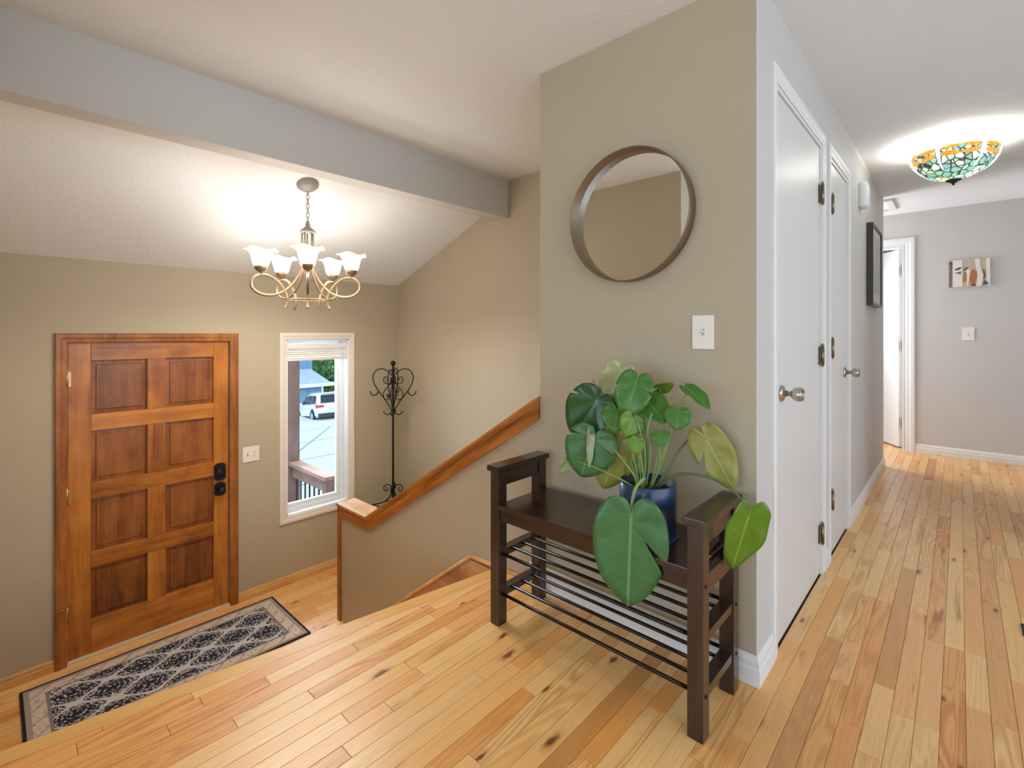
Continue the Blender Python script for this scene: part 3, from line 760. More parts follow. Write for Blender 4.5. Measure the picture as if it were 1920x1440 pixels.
ch = empty('door_chime', (XH, 4.02, 2.105)); tag(ch, 'white rounded door chime box high on hall wall', 'door chime')
m = MB(); m.box(XH+.0005, XH+.050, 3.95, 4.085, 2.025, 2.195, .020); o = m.build('cover', M['vinyl'], ch)
for f in o.data.polygons: f.use_smooth = True
MB().box(XH+.0003, XH+.010, 3.955, 4.080, 2.032, 2.188, .002).build('base_plate', M['white'], ch)

# ------------------------------------------------------------------ framed print on the hall wall
fp = empty('framed_print', (XH, 4.62, 1.69)); tag(fp, 'black framed print hanging on hall wall past closet doors', 'picture')
fy0, fy1, fz0, fz1 = 4.335, 4.885, 1.385, 1.985; fm = plain('black_frame', srgb(52, 52, 52), .35)
m = MB(); fw_ = .022; xa, xb = XH+.001, XH+.040
m.box(xa, xb, fy0, fy0+fw_, fz0, fz1, .001); m.box(xa, xb, fy1-fw_, fy1, fz0, fz1, .001); m.box(xa, xb, fy0+fw_, fy1-fw_, fz0, fz0+fw_, .001); m.box(xa, xb, fy0+fw_, fy1-fw_, fz1-fw_, fz1, .001)
m.build('frame', fm, fp)
MB().box(XH+.002, XH+.030, fy0+fw_, fy1-fw_, fz0+fw_, fz1-fw_).build('mat_board', plain('mat_board', srgb(214, 212, 208), .6), fp)
k = NT('grey_print'); tc = k.new('ShaderNodeTexCoord'); n_ = k.noise(tc.outputs['Object'], 9, 5, .7, 1.5); k.l(k.ramp(n_, [(.3, srgb(150, 148, 146)), (.7, srgb(208, 205, 201))]), k.b.inputs['Base Color'])
MB().box(XH+.030, XH+.0308, fy0+.09, fy1-.09, fz0+.09, fz1-.07).build('print', k.m, fp)

# ------------------------------------------------------------------ wooden birch picture on the hall end wall
bp = empty('birch_picture', (.06, YE, 1.747)); tag(bp, 'small wooden board painted with birch trunks and orange animal', 'picture')
px0, px1, pz0, pz1 = -.083, .203, 1.618, 1.874; yb = YE-.022
M['boardwood'] = wood('weathered_board', srgb(206, 190, 168), srgb(184, 168, 146), srgb(150, 134, 116), 2, .6)
MB().box(px0, px1, yb, YE-.001, pz0, pz1, .001).build('board', M['boardwood'], bp)
pc = {n: plain('paint_'+n, c, .6) for n, c in dict(birch=srgb(232, 226, 216), bark=srgb(120, 104, 92), orange=srgb(176, 112, 70), teal=srgb(52, 98, 104), brown=srgb(112, 78, 62)).items()}
def flat(name, pts, c, lay=1):
    MB().prism([(px0+u*(px1-px0), pz0+v*(pz1-pz0)) for u, v in pts], 1, yb-.0006*lay, yb-.00002).build(name, pc[c], bp)
flat('birch_trunk', [(.12, 0), (.35, 0), (.34, 1), (.11, 1)], 'birch'); flat('birch_trunk', [(.68, 0), (.80, 0), (.84, .35), (.78, .70), (.76, 1), (.64, 1), (.66, .75), (.71, .45)], 'birch', 2)
flat('birch_trunk', [(.92, 0), (1, 0), (1, 1), (.90, 1)], 'birch'); flat('birch_trunk', [(.45, 0), (.48, 0), (.54, .62), (.44, .62), (.46, .3)], 'birch', 2)
flat('bark_strip', [(.02, 0), (.09, 0), (.10, .82), (.03, .82)], 'bark'); flat('bark_knot', [(.02, .84), (.11, .82), (.10, .95), (.03, .96)], 'brown', 2)
flat('animal_body', [(.53, .12), (.66, .10), (.70, .30), (.69, .55), (.60, .62), (.55, .55), (.52, .30)], 'orange'); flat('animal_legs', [(.55, .02), (.67, .02), (.66, .10), (.56, .10)], 'brown')
flat('animal_flank', [(.36, .18), (.44, .18), (.45, .52), (.38, .56)], 'orange')
for q in ([(.14, .64), (.24, .72), (.33, .74), (.30, .66), (.22, .62)], [(.15, .53), (.25, .55), (.32, .58), (.31, .46), (.26, .49)], [(.36, .58), (.42, .70), (.50, .74), (.46, .66), (.40, .58)], [(.82, .05), (.97, .05), (.93, .16), (.87, .22)]): flat('leaf_sprig', q, 'teal', 3)
flat('branch', [(.84, .26), (.87, .24), (.90, .40), (.86, .58), (.83, .60), (.86, .40)], 'brown', 3)

# ------------------------------------------------------------------ floor register at the hall edge
rg = empty('floor_register', (.30, 2.79, 0)); tag(rg, 'dark metal floor register at right edge of hall floor', 'vent')
m = MB(); x0, x1, y0, y1 = .180, .420, 2.735, 2.842
m.box(x0, x1, y0, y0+.016, .0, .005, .001); m.box(x0, x1, y1-.016, y1, .0, .005, .001); m.box(x0, x0+.016, y0+.016, y1-.016, 0, .005, .001); m.box(x1-.016, x1, y0+.016, y1-.016, 0, .005, .001); m.build('frame', M['iron'], rg)
for k_ in range(11): MB().box(x0+.022+k_*.018, x0+.028+k_*.018, y0+.016, y1-.016, .0006, .004).build('slat', M['iron'], rg)
MB().box(x0+.01, x1-.01, y0+.01, y1-.01, .0003, .0012).build('duct_shade_sheet', M['dark'], rg)  # flat sheet, shade below the slats put into its near-black colour

# ------------------------------------------------------------------ chandelier
CX, CY = -3.003, 1.356; CZ = zc(CX)
cd = empty('chandelier', (CX, CY, CZ)); tag(cd, 'five-arm bronze chandelier with glowing frosted tulip shades over entry', 'chandelier')
M['bronze'] = plain('brushed_bronze', srgb(150, 126, 98), .40, .6)
M['bronzehi'] = plain('champagne_bronze', srgb(158, 150, 142), .5, .15)
rot = math.atan(SL)
m = MB(); m.lathe([(.062, .012), (.066, 0), (.066, -.010), (.055, -.018), (.050, -.026), (.034, -.034), (.020, -.040), (.010, -.046), (.0001, -.046)], (0, 0, 0), 28)
bmesh.ops.rotate(m.bm, verts=m.bm.verts[:], cent=(0, 0, 0), matrix=Matrix.Rotation(-rot, 3, 'Y'))
bmesh.ops.translate(m.bm, verts=m.bm.verts[:], vec=(CX, CY, CZ-.002)); m.build('canopy', M['bronzehi'], cd)
z = CZ-.040; i = 0
while z > 1.885:
    m = MB(); pts = []
    for q in range(14):
        a_ = 2*PI*q/14; u = .0085*math.cos(a_); v = .018*math.sin(a_)
        pts.append((CX+(u if i % 2 else 0)*.73+(0 if i % 2 else u)*.68, CY+(u if i % 2 else 0)*.68-(0 if i % 2 else u)*.73, z-.014+v))
    m.tube(pts, .0026, 6, True); m.build('chain_link', M['bronzehi'], cd); z -= .0285; i += 1
zt = z+.004
m = MB(); m.lathe([(.0001, zt+.004), (.010, zt), (.012, zt-.014), (.017, zt-.020), (.010, zt-.026), (.016, zt-.032), (.020, zt-.036), (.022, zt-.040), (.038, zt-.052), (.047, zt-.062), (.050, zt-.070), (.042, zt-.073), (.0001, zt-.073)], (CX, CY, 0), 24)
m.build('dome', M['bronzehi'], cd); zb = zt-.073
for q in range(5):
    a_ = 2*PI*q/5+.3; MB().cyl((CX+.034*math.cos(a_), CY+.034*math.sin(a_), zb), (CX+.034*math.cos(a_), CY+.034*math.sin(a_), 1.625), .0055, 8).build('column_rod', M['bronzehi'], cd)
MB().lathe([(.0001, 1.632), (.045, 1.628), (.048, 1.618), (.040, 1.606), (.014, 1.596), (.0001, 1.594)], (CX, CY, 0), 24).build('hub', M['bronze'], cd)
k = NT('frosted_shade'); k.n.remove(k.b)
em = k.new('ShaderNodeEmission'); em.inputs[0].default_value = (1.0, .86, .66, 1); em.inputs[1].default_value = .30
tl = k.new('ShaderNodeBsdfTranslucent'); tl.inputs[0].default_value = (.62, .60, .56, 1); df = k.new('ShaderNodeBsdfDiffuse'); df.inputs[0].default_value = (.55, .53, .50, 1)
m1 = k.new('ShaderNodeMixShader'); m1.inputs[0].default_value = .45; k.l(tl.outputs[0], m1.inputs[1]); k.l(df.outputs[0], m1.inputs[2])
ad = k.new('ShaderNodeAddShader'); k.l(m1.outputs[0], ad.inputs[0]); k.l(em.outputs[0], ad.inputs[1]); k.l(ad.outputs[0], k.out.inputs[0]); M['shade'] = k.m
M['bulb'] = plain('lit_bulb', (1, .9, .75, 1), .5, emit=(1, .85, .62, 1), es=6)
base_a = math.atan2(0-CY, 0-CX)
for q in range(5):
    a_ = base_a+2*PI*q/5; ca, sa = math.cos(a_), math.sin(a_)
    rz = [(.030, 1.615), (.046, 1.560), (.085, 1.490), (.145, 1.432), (.215, 1.408), (.280, 1.418), (.318, 1.455), (.312, 1.500), (.270, 1.528), (.215, 1.522), (.165, 1.485), (.132, 1.430), (.120, 1.385), (.124, 1.350), (.136, 1.332)]
    arm = MB().tube(catmull([(CX+r_*ca, CY+r_*sa, z_) for r_, z_ in rz], 5), .0060, 8, flat=1.35).build('arm', M['bronze'], cd)
    kx, ky_ = CX+.268*ca, CY+.268*sa
    MB().lathe([(.0001, 1.528), (.006, 1.531), (.005, 1.540), (.020, 1.546), (.030, 1.556), (.034, 1.566), (.036, 1.574), (.034, 1.577), (.0001, 1.577)], (kx, ky_, 0), 20).build('lamp_cup', M['bronze'], arm)
    sp = [(.030, 1.572), (.041, 1.584), (.048, 1.606), (.053, 1.632), (.061, 1.656), (.076, 1.672), (.090, 1.676)]
    sh = MB(); sh.lathe(sp, (kx, ky_, 0), 40, 2, True, 1, 4, .10)
    so = sh.build('shade', M['shade'], cd)
    MB().sphere((kx, ky_, 1.592), .014, (1, 1, 1.0), 12).build('bulb', M['bulb'], so)
    l = bpy.data.lights.new('chandelier_bulb_light', 'POINT'); l.energy = 5.4; l.color = (1, .93, .84); l.shadow_soft_size = .10
    lo = bpy.data.objects.new('chandelier_bulb_light', l); COL.objects.link(lo); lo.parent = so; lo.location = Vector((kx, ky_, 1.585))-cd.location
    l = bpy.data.lights.new('entry_fill_spot', 'SPOT'); l.energy = 12.5; l.color = (1, .89, .75); l.shadow_soft_size = .10; l.spot_size = math.radians(172); l.spot_blend = .5  # spot added to brighten the entry, not a lamp of the chandelier
    lo = bpy.data.objects.new('entry_fill_spot', l); COL.objects.link(lo); lo.parent = so; lo.location = Vector((kx, ky_, 1.585))-cd.location
m = MB(); m.tube([(CX+.122*math.cos(2*PI*q/40), CY+.122*math.sin(2*PI*q/40), 1.388) for q in range(40)], .0045, 8, True); m.build('ring', M['bronze'], cd)

# ------------------------------------------------------------------ stained-glass hall lamp
LX, LY = -.03, 4.15
hl = empty('stained_glass_ceiling_lamp', (LX, LY, CH)); tag(hl, 'stained glass bowl ceiling lamp with orange dragonfly band in hall', 'ceiling lamp')
MB().lathe([(.095, 0), (.100, -.006), (.096, -.012), (.080, -.014), (.074, -.020), (.050, -.022), (.030, -.030), (.012, -.034), (.0001, -.034)], (LX, LY, CH), 36).build('canopy', plain('ornate_canopy', srgb(200, 190, 178), .5, .2, bump=(70, .5, .006)), hl)
MB().cyl((LX, LY, CH-.03), (LX, LY, 2.14), .006, 10).build('stem', M['bronze'], hl)
def stained(name, base_stops, es):
    k = NT(name); tc = k.new('ShaderNodeTexCoord')
    vo = k.new('ShaderNodeTexVoronoi'); vo.inputs['Scale'].default_value = 27; k.l(tc.outputs['Object'], vo.inputs['Vector'])
    ve = k.new('ShaderNodeTexVoronoi', feature='DISTANCE_TO_EDGE'); ve.inputs['Scale'].default_value = 27; k.l(tc.outputs['Object'], ve.inputs['Vector'])
    sp_ = k.new('ShaderNodeSeparateColor'); k.l(vo.outputs['Color'], sp_.inputs[0])
    c = k.ramp(sp_.outputs[0], base_stops); lead = k.ramp(ve.outputs[0], [(.04, 0.0), (.09, 1.0)])
    c2 = k.mix(lead, srgb(70, 66, 52), c)
    k.l(c2, k.b.inputs['Base Color']); k.l(c2, k.b.inputs['Emission Color']); k.b.inputs['Emission Strength'].default_value = es; k.b.inputs['Roughness'].default_value = .25
    tr = k.new('ShaderNodeBsdfTranslucent'); k.l(c2, tr.inputs[0]); mx = k.new('ShaderNodeMixShader'); mx.inputs[0].default_value = .22; k.l(k.b.outputs[0], mx.inputs[1]); k.l(tr.outputs[0], mx.inputs[2]); k.l(mx.outputs[0], k.out.inputs[0])
    return k.m
M['tg'] = stained('stained_glass_teal', [(0, srgb(140, 186, 180)), (.3, srgb(164, 202, 198)), (.5, srgb(146, 190, 178)), (.7, srgb(200, 222, 220)), (.88, srgb(234, 234, 214)), (1, srgb(236, 224, 170))], .34)
k = NT('stained_glass_orange'); tc = k.new('ShaderNodeTexCoord'); n_ = k.noise(tc.outputs['Object'], 120, 2); c = k.ramp(n_, [(.4, srgb(226, 150, 40)), (.65, srgb(246, 196, 96))]); k.l(c, k.b.inputs['Base Color']); k.l(c, k.b.inputs['Emission Color']); k.b.inputs['Emission Strength'].default_value = .42; k.b.inputs['Roughness'].default_value = .25; M['og'] = k.m
M['lead'] = plain('lead_came', srgb(62, 56, 44), .5, .4); M['pearl'] = plain('pearl_glass', srgb(222, 236, 238), .25, emit=srgb(222, 236, 238), es=.6)
bp_ = [(.028, 2.152), (.070, 2.160), (.110, 2.176), (.145, 2.198), (.175, 2.228), (.192, 2.255)]
def rprof(z):
    P_ = bp_+[(.203, 2.285), (.210, 2.318)]
    for (r0, z0), (r1, z1) in zip(P_, P_[1:]):
        if z0 <= z <= z1: return r0+(r1-r0)*(z-z0)/(z1-z0)
    return .21
m = MB(); m.lathe([(r_, z_) for r_, z_ in bp_]+[(.203, 2.285), (.210, 2.318), (.207, 2.318), (.200, 2.285), (.189, 2.256), (.172, 2.231), (.142, 2.202), (.108, 2.180), (.069, 2.164), (.028, 2.156)], (LX, LY, 0), 60); m.build('glass_bowl', M['tg'], hl)
# dragonflies: body and four wings each, laid on the bowl
def on_bowl(a_, z_, lift=.003): r_ = rprof(z_)+lift; return (LX+r_*math.cos(a_), LY+r_*math.sin(a_), z_)
for q in range(6):
    a0 = 2*PI*q/6+.18
    b_ = MB(); b_.tube([on_bowl(a0, z_, .004) for z_ in (2.322, 2.300, 2.275, 2.245, 2.215, 2.192)], [.010, .011, .010, .007, .005, .003], 8); bo = b_.build('dragonfly_body', M['pearl'], hl)
    for sg in (-1, 1):
        for zc_, tilt in ((2.305, .010), (2.277, -.008)):
            wv = MB(); up_, dn = [], []
            for s_ in range(9):
                t = s_/8; a2 = a0+sg*(.055+.46*t); h_ = .0135*(math.sin(PI*min(1, t*1.02))**.5*.85+.15); zz = zc_+tilt*t
                up_.append(wv.bm.verts.new(on_bowl(a2, min(2.320, zz+h_)))); dn.append(wv.bm.verts.new(on_bowl(a2, zz-h_)))
            for s_ in range(8): wv.bm.faces.new((up_[s_], up_[s_+1], dn[s_+1], dn[s_]))
            bmesh.ops.solidify(wv.bm, geom=wv.bm.faces[:], thickness=.002); wv.build('dragonfly_wing', M['og'], bo)
MB().lathe([(.034, 2.158), (.040, 2.150), (.034, 2.144), (.022, 2.142), (.016, 2.134), (.006, 2.130), (.008, 2.122), (.0001, 2.116)], (LX, LY, 0), 24).build('finial', M['lead'], hl)
l = bpy.data.lights.new('hall_lamp_bulb_light', 'POINT'); l.energy = 18; l.color = (1, .92, .82); l.shadow_soft_size = .06
lo = bpy.data.objects.new('hall_lamp_bulb_light', l); COL.objects.link(lo); lo.parent = hl; lo.location = (0, 0, 2.255-CH)

# ------------------------------------------------------------------ coat rack on the low ledge in the corner
LEDGE = -.45
lg = struct(MB().box(XD+.001, -3.38, 2.33, YF-.001, EZ, LEDGE, .003).build('wall_ledge', M['sage']), 'low boxed ledge in the entry corner')
RX, RY = -3.872, 2.552
cr = empty('coat_rack', (RX, RY, LEDGE), TH); tag(cr, 'black wrought iron coat rack with heart scrolls in the corner', 'coat rack')
zz0 = -LEDGE
MB().tube([(0, 0, .10), (0, 0, 1.335)], .0095, 10).build('pole', M['iron'], cr, True)
MB().sphere((0, 0, 1.352), .024, seg=14).build('finial', M['iron'], cr, True)
for q in range(4):
    ca, sa = math.cos(q*PI/2), math.sin(q*PI/2); P3 = lambda L: [(r_*ca, r_*sa, z_) for r_, z_ in L]
    ht = MB().tube(catmull(P3([(.010, 1.235), (.045, 1.275), (.100, 1.300), (.155, 1.285), (.186, 1.235), (.178, 1.170), (.140, 1.100), (.080, 1.020), (.030, .945), (.009, .915)]), 5), .0052, 7).build('heart_scroll', M['iron'], cr, True)
    MB().tube(catmull(P3([(.135, 1.095), (.150, 1.065), (.180, 1.052), (.205, 1.068), (.215, 1.092)]), 4), .0052, 7).build('hook', M['iron'], ht, True)
    MB().tube(catmull(P3([(.009, 1.190), (.035, 1.160), (.070, 1.165), (.090, 1.195), (.078, 1.222), (.055, 1.218), (.052, 1.198), (.062, 1.192)]), 4), .0042, 7).build('inner_scroll', M['iron'], ht, True)
    MB().tube(catmull(P3([(.008, 1.18), (.05, 1.13), (.088, 1.08), (.085, 1.03), (.05, 1.012), (.025, 1.03), (.035, 1.055), (.050, 1.048)]), 4), .0042, 7).build('leaf_scroll', M['iron'], ht, True)
    MB().tube(catmull(P3([(.008, .925), (.030, .880), (.060, .875), (.082, .890), (.092, .905)]), 4), .0050, 7).build('lower_hook', M['iron'], ht, True)
    lgp = MB().tube(catmull(P3([(.008, .215), (.012, .150), (.050, .085), (.110, .052), (.190, .034), (.205, .010)]), 5), .0062, 7).build('leg', M['iron'], cr, True)
    MB().tube(catmull(P3([(.009, .175), (.030, .215), (.060, .222), (.085, .200), (.082, .172), (.058, .165), (.050, .185), (.062, .195)]), 4), .0048, 7).build('leg_scroll', M['iron'], lgp, True)
    MB().sphere((.205*ca, .205*sa, .008), .008, seg=8).build('foot', M['iron'], lgp, True)
MB().tube([(.175*math.cos(q*PI/2), .175*math.sin(q*PI/2), .036) for q in range(4)], .0045, 6, True).build('base_brace', M['iron'], cr, True)

# ------------------------------------------------------------------ runner rug
def rugmat():
    k = NT('persian_runner'); tc = k.new('ShaderNodeTexCoord'); sp_ = k.new('ShaderNodeSeparateXYZ'); k.l(tc.outputs['Object'], sp_.inputs[0])
    x, y = sp_.outputs[0], sp_.outputs[1]
    HW, HL = .336, .703
    ex = k.math('SUBTRACT', HW, k.math('ABSOLUTE', x)); ey = k.math('SUBTRACT', HL, k.math('ABSOLUTE', y)); e = k.math('MINIMUM', ex, ey)
    beige = srgb(214, 199, 184); dark = srgb(46, 48, 60); grey = srgb(140, 130, 126)
    # field: ogee trellis with flower-filled medallions
    u = k.math('MULTIPLY', x, 2*PI/.224); v = k.math('MULTIPLY', y, 2*PI/.33)
    s = k.math('ADD', k.math('COSINE', u), k.math('COSINE', v)); sa = k.math('ABSOLUTE', s)
    line = k.math('LESS_THAN', k.math('ABSOLUTE', k.math('SUBTRACT', sa, .10)), .13)
    vo = k.new('ShaderNodeTexVoronoi'); vo.inputs['Scale'].default_value = 62; k.l(tc.outputs['Object'], vo.inputs['Vector']); fl1 = k.math('LESS_THAN', vo.outputs['Distance'], .46)
    ring = k.math('GREATER_THAN', k.math('SINE', k.math('MULTIPLY', sa, 15.0)), .15)
    inner = k.math('GREATER_THAN', sa, .30)
    fa = k.math('MULTIPLY', k.math('MULTIPLY', fl1, ring), inner)
    vo2 = k.new('ShaderNodeTexVoronoi', feature='DISTANCE_TO_EDGE'); vo2.inputs['Scale'].default_value = 36; k.l(tc.outputs['Object'], vo2.inputs['Vector'])
    vine = k.math('MULTIPLY', k.math('LESS_THAN', vo2.outputs[0], .05), k.math('LESS_THAN', sa, 1.0))
    f = k.math('MAXIMUM', k.math('MAXIMUM', line, fa), vine)
    field = k.mix(f, dark, srgb(204, 202, 202))
    # border
    vb = k.new('ShaderNodeTexVoronoi'); vb.inputs['Scale'].default_value = 34; k.l(tc.outputs['Object'], vb.inputs['Vector']); bm_ = k.math('LESS_THAN', vb.outputs['Distance'], .28)
    along = k.math('ADD', x, y)
    med = k.math('GREATER_THAN', k.math('SINE', k.math('MULTIPLY', along, 2*PI/.13)), .80)
    border = k.mix(k.math('MULTIPLY', bm_, .55), beige, srgb(120, 108, 104)); border = k.mix(k.math('MULTIPLY', med, .30), border, srgb(96, 86, 84))
    c = k.mix(k.math('LESS_THAN', e, .115), field, grey)
    c = k.mix(k.math('LESS_THAN', e, .100), c, border); c = k.mix(k.math('LESS_THAN', e, .036), c, srgb(168, 154, 142)); c = k.mix(k.math('LESS_THAN', e, .012), c, srgb(44, 42, 48))
    k.l(c, k.b.inputs['Base Color']); k.b.inputs['Roughness'].default_value = .9; k.b.inputs['Specular IOR Level'].default_value = .1
    k.bump(k.noise(tc.outputs['Object'], 400, 2), .3, .003); return k.m
rgx, rgy = -3.672, .8215
rug = empty('runner_rug', (rgx, rgy, EZ)); tag(rug, 'dark patterned runner rug with beige border before the front door', 'rug')
rw, rl = .336, .703
m = MB(); m.box(rgx-rw, rgx+rw, rgy-rl, rgy+rl, EZ+.0006, EZ+.009, .003); m.build('pile', rugmat(), rug)
m = MB(); ed = [(rgx-rw, rgy-rl), (rgx+rw, rgy-rl), (rgx+rw, rgy+rl), (rgx-rw, rgy+rl)]
m.tube([(p[0], p[1], EZ+.006) for p in ed], .0052, 8, True); m.build('binding', plain('rug_binding', srgb(38, 37, 44), .9), rug)

# ------------------------------------------------------------------ potted monstera on the bench
PX, PY, PZ = -.787, 1.535, .4935
pl = empty('potted_monstera', (PX, PY, PZ)); tag(pl, 'potted monstera with large split leaves in navy pot on bench', 'potted plant')
k = NT('navy_ceramic'); k.b.inputs['Base Color'].default_value = srgb(22, 50, 88); k.b.inputs['Roughness'].default_value = .38; k.b.inputs['Coat Weight'].default_value = .2; M['pot'] = k.m
PR, PH = .094, .178
MB().lathe([(.0001, 0), (PR-.006, 0), (PR, .006), (PR, PH-.004), (PR-.003, PH), (PR-.007, PH-.002), (PR-.008, PH-.03), (.0001, PH-.03)], (PX, PY, PZ+.004), 48).build('pot', M['pot'], pl)
MB().lathe([(.0001, 0), (PR+.004, 0), (PR+.006, .004), (PR+.004, .006), (.0001, .006)], (PX, PY, PZ), 48).build('saucer', M['pot'], pl)
k = NT('potting_soil'); tc = k.new('ShaderNodeTexCoord'); n_ = k.noise(tc.outputs['Object'], 90, 4, .7); k.l(k.ramp(n_, [(.35, srgb(34, 24, 20)), (.6, srgb(88, 60, 44)), (.75, srgb(150, 112, 84))]), k.b.inputs['Base Color']); k.b.inputs['Roughness'].default_value = .95; k.bump(n_, 1.0, .02)
MB().lathe([(.0001, .012), (.05, .011), (PR-.009, .004), (PR-.009, 0)], (PX, PY, PZ+PH-.030), 30).build('soil', k.m, pl)

def leafmat(name, base, vein, rough=.32, trans=.25):
    k = NT(name); uv = k.new('ShaderNodeUVMap', uv_map='UVMap').outputs[0]; sp_ = k.new('ShaderNodeSeparateXYZ'); k.l(uv, sp_.inputs[0])
    ax = k.math('ABSOLUTE', sp_.outputs[0]); y = sp_.outputs[1]
    mid = k.ramp(ax, [(.006, 1.0), (.022, 0.0)])
    ph = k.math('FRACT', k.math('MULTIPLY', k.math('SUBTRACT', y, k.math('MULTIPLY', ax, .55)), 5.2))
    sv = k.ramp(k.math('ABSOLUTE', k.math('SUBTRACT', ph, .5)), [(.015, 1.0), (.07, 0.0)])
    vn = k.math('MAXIMUM', k.math('MULTIPLY', mid, .6), k.math('MULTIPLY', sv, .10))
    tc = k.new('ShaderNodeTexCoord'); n_ = k.noise(tc.outputs['Object'], 18, 3)
    c0 = k.mix(n_, tuple(v*.75 for v in base[:3])+(1,), tuple(min(1, v*1.2) for v in base[:3])+(1,))
    c = k.mix(vn, c0, vein)
    k.l(c, k.b.inputs['Base Color']); k.b.inputs['Roughness'].default_value = rough; k.b.inputs['Specular IOR Level'].default_value = .55
    k.bump(vn, .25, .003)
    t = k.new('ShaderNodeBsdfTranslucent'); k.l(c, t.inputs[0]); mx = k.new('ShaderNodeMixShader'); mx.inputs[0].default_value = trans
    k.l(k.b.outputs[0], mx.inputs[1]); k.l(t.outputs[0], mx.inputs[2]); k.l(mx.outputs[0], k.out.inputs[0]); return k.m
LM = {'g': leafmat('leaf_green', srgb(74, 130, 44), srgb(140, 180, 100)), 'd': leafmat('leaf_dark', srgb(52, 98, 50), srgb(120, 160, 96), .26), 'b': leafmat('leaf_bluegreen', srgb(78, 128, 74), srgb(150, 186, 134), .34),
      'y': leafmat('leaf_yellow', srgb(168, 164, 78), srgb(206, 204, 132), .4), 'l': leafmat('leaf_lime', srgb(108, 148, 40), srgb(166, 192, 92), .36), 'p': leafmat('leaf_pale', srgb(176, 180, 128), srgb(214, 216, 176), .22)}
M['petiole'] = plain('petiole_green', srgb(128, 158, 84), .45); M['petiole_d'] = plain('petiole_dark', srgb(84, 108, 62), .45)
RT = [(0, 1.0), (6, .96), (16, .89), (30, .81), (50, .72), (70, .64), (90, .57), (110, .50), (130, .42), (148, .33), (162, .25), (172, .16), (179, .05)]
def rad(ph):
    a_ = abs(math.degrees(ph))
    for (a0, r0), (a1, r1) in zip(RT, RT[1:]):
        if a0 <= a_ <= a1: return r0+(r1-r0)*(a_-a0)/(a1-a0)
    return .05
def leaf(base, tip, nrm, wid, kind, slits=(), fold=.15, droop=.12, ripple=.012, tube_pts=None, pr=.0032, pet='petiole', name='leaf'):
    """base = where the stalk meets the blade, tip = leaf point; wid scales the half width; slits = (angle deg, depth) cuts from the edge inward"""
    base, tip, nrm = Vector(base), Vector(tip), Vector(nrm)
    Lg = (tip-base).length; ey = (tip-base).normalized(); ez = (nrm-ey*nrm.dot(ey)).normalized(); ex = ey.cross(ez)
    bm = bmesh.new(); uvl = bm.loops.layers.uv.new('UVMap'); N, K = 168, 6
    ctr = bm.verts.new((0, 0, 0)); uvd = {ctr: (0, 0)}; grid = []
    rnd = random.Random(int(Lg*1e6)); p1 = rnd.uniform(0, 6)
    for i in range(N+1):
        ph = -PI*.995+2*PI*.995*i/N; R_ = rad(ph); dg = math.degrees(ph)
        for sa_, sd in slits:
            dd = abs(dg-sa_)
            if dd < 3.4: R_ *= sd+(1-sd)*(dd/3.4)**1.2
        ln = []
        for j in range(1, K+1):
            q = R_*j/K; x = -math.sin(ph)*q*wid*.80; y = math.cos(ph)*q
            z = fold*abs(x) - droop*y*abs(y) - .35*fold*x*x + 1.9*ripple*math.sin(ph*7+p1)*(j/K)**2
            v = bm.verts.new(base*0+ex*x*Lg+ey*y*Lg+ez*z*Lg); uvd[v] = (x, y); ln.append(v)
        grid.append(ln)
    for i in range(N):
        A, B = grid[i], grid[i+1]; fs = [bm.faces.new((ctr, A[0], B[0]))]
        for j in range(K-1): fs.append(bm.faces.new((A[j], A[j+1], B[j+1], B[j])))
        for f in fs:
            f.smooth = True
            for lp in f.loops: lp[uvl].uv = uvd[lp.vert]
    L0 = root_loc(pl)
    for v in bm.verts: v.co += base-L0
    me = bpy.data.meshes.new(name); bm.to_mesh(me); bm.free(); me.materials.append(LM[kind])
    o = bpy.data.objects.new(name, me); COL.objects.link(o); o.parent = pl
    sm = o.modifiers.new('thickness', 'SOLIDIFY'); sm.thickness = .0012
    if tube_pts:
        pts = catmull([Vector(p) for p in tube_pts]+[base-ez*.0016], 7); n_ = len(pts)
        MB().tube(pts, [pr*(1.35-.5*i/(n_-1)) for i in range(n_)], 7).build('petiole', M[pet], o)
    return o
# points placed in the plant's own space: (x along the wall, y depth, z height)
def at(px, py, Y):
    fw = Vector((-math.sin(TH), math.cos(TH), 0)); rt = Vector((math.cos(TH), math.sin(TH), 0))
    r_ = fw+rt*((px-960)/FPX)+Vector((0, 0, (625-py)/FPX)); return Vector((0, 0, CAMZ))+r_*(Y/r_.y)
SZ = PZ+PH-.022
def soil(dx, dy): return Vector((PX+dx, PY+dy, SZ))
cn = Vector((.45, -.85, .25))
# large hanging leaf in front
leaf(at(1183, 978, 1.352), at(1176, 1143, 1.345), (.42, -.88, .14), .87, 'b', [(48, .36), (51, .55)], .12, .06, .010, [soil(.0, -.03), at(1200, 910, 1.47), at(1208, 897, 1.435), at(1192, 915, 1.40), at(1184, 948, 1.368)], .0048)
# hanging leaf beyond the bench end
leaf(at(1403, 968, 1.585), at(1374, 1070, 1.60), (.75, -.60, .10), .74, 'l', [], .22, .05, .010, [soil(.03, .01), at(1262, 893, 1.55), at(1300, 889, 1.57), at(1350, 903, 1.585), at(1388, 935, 1.585)], .0038, 'petiole_d')
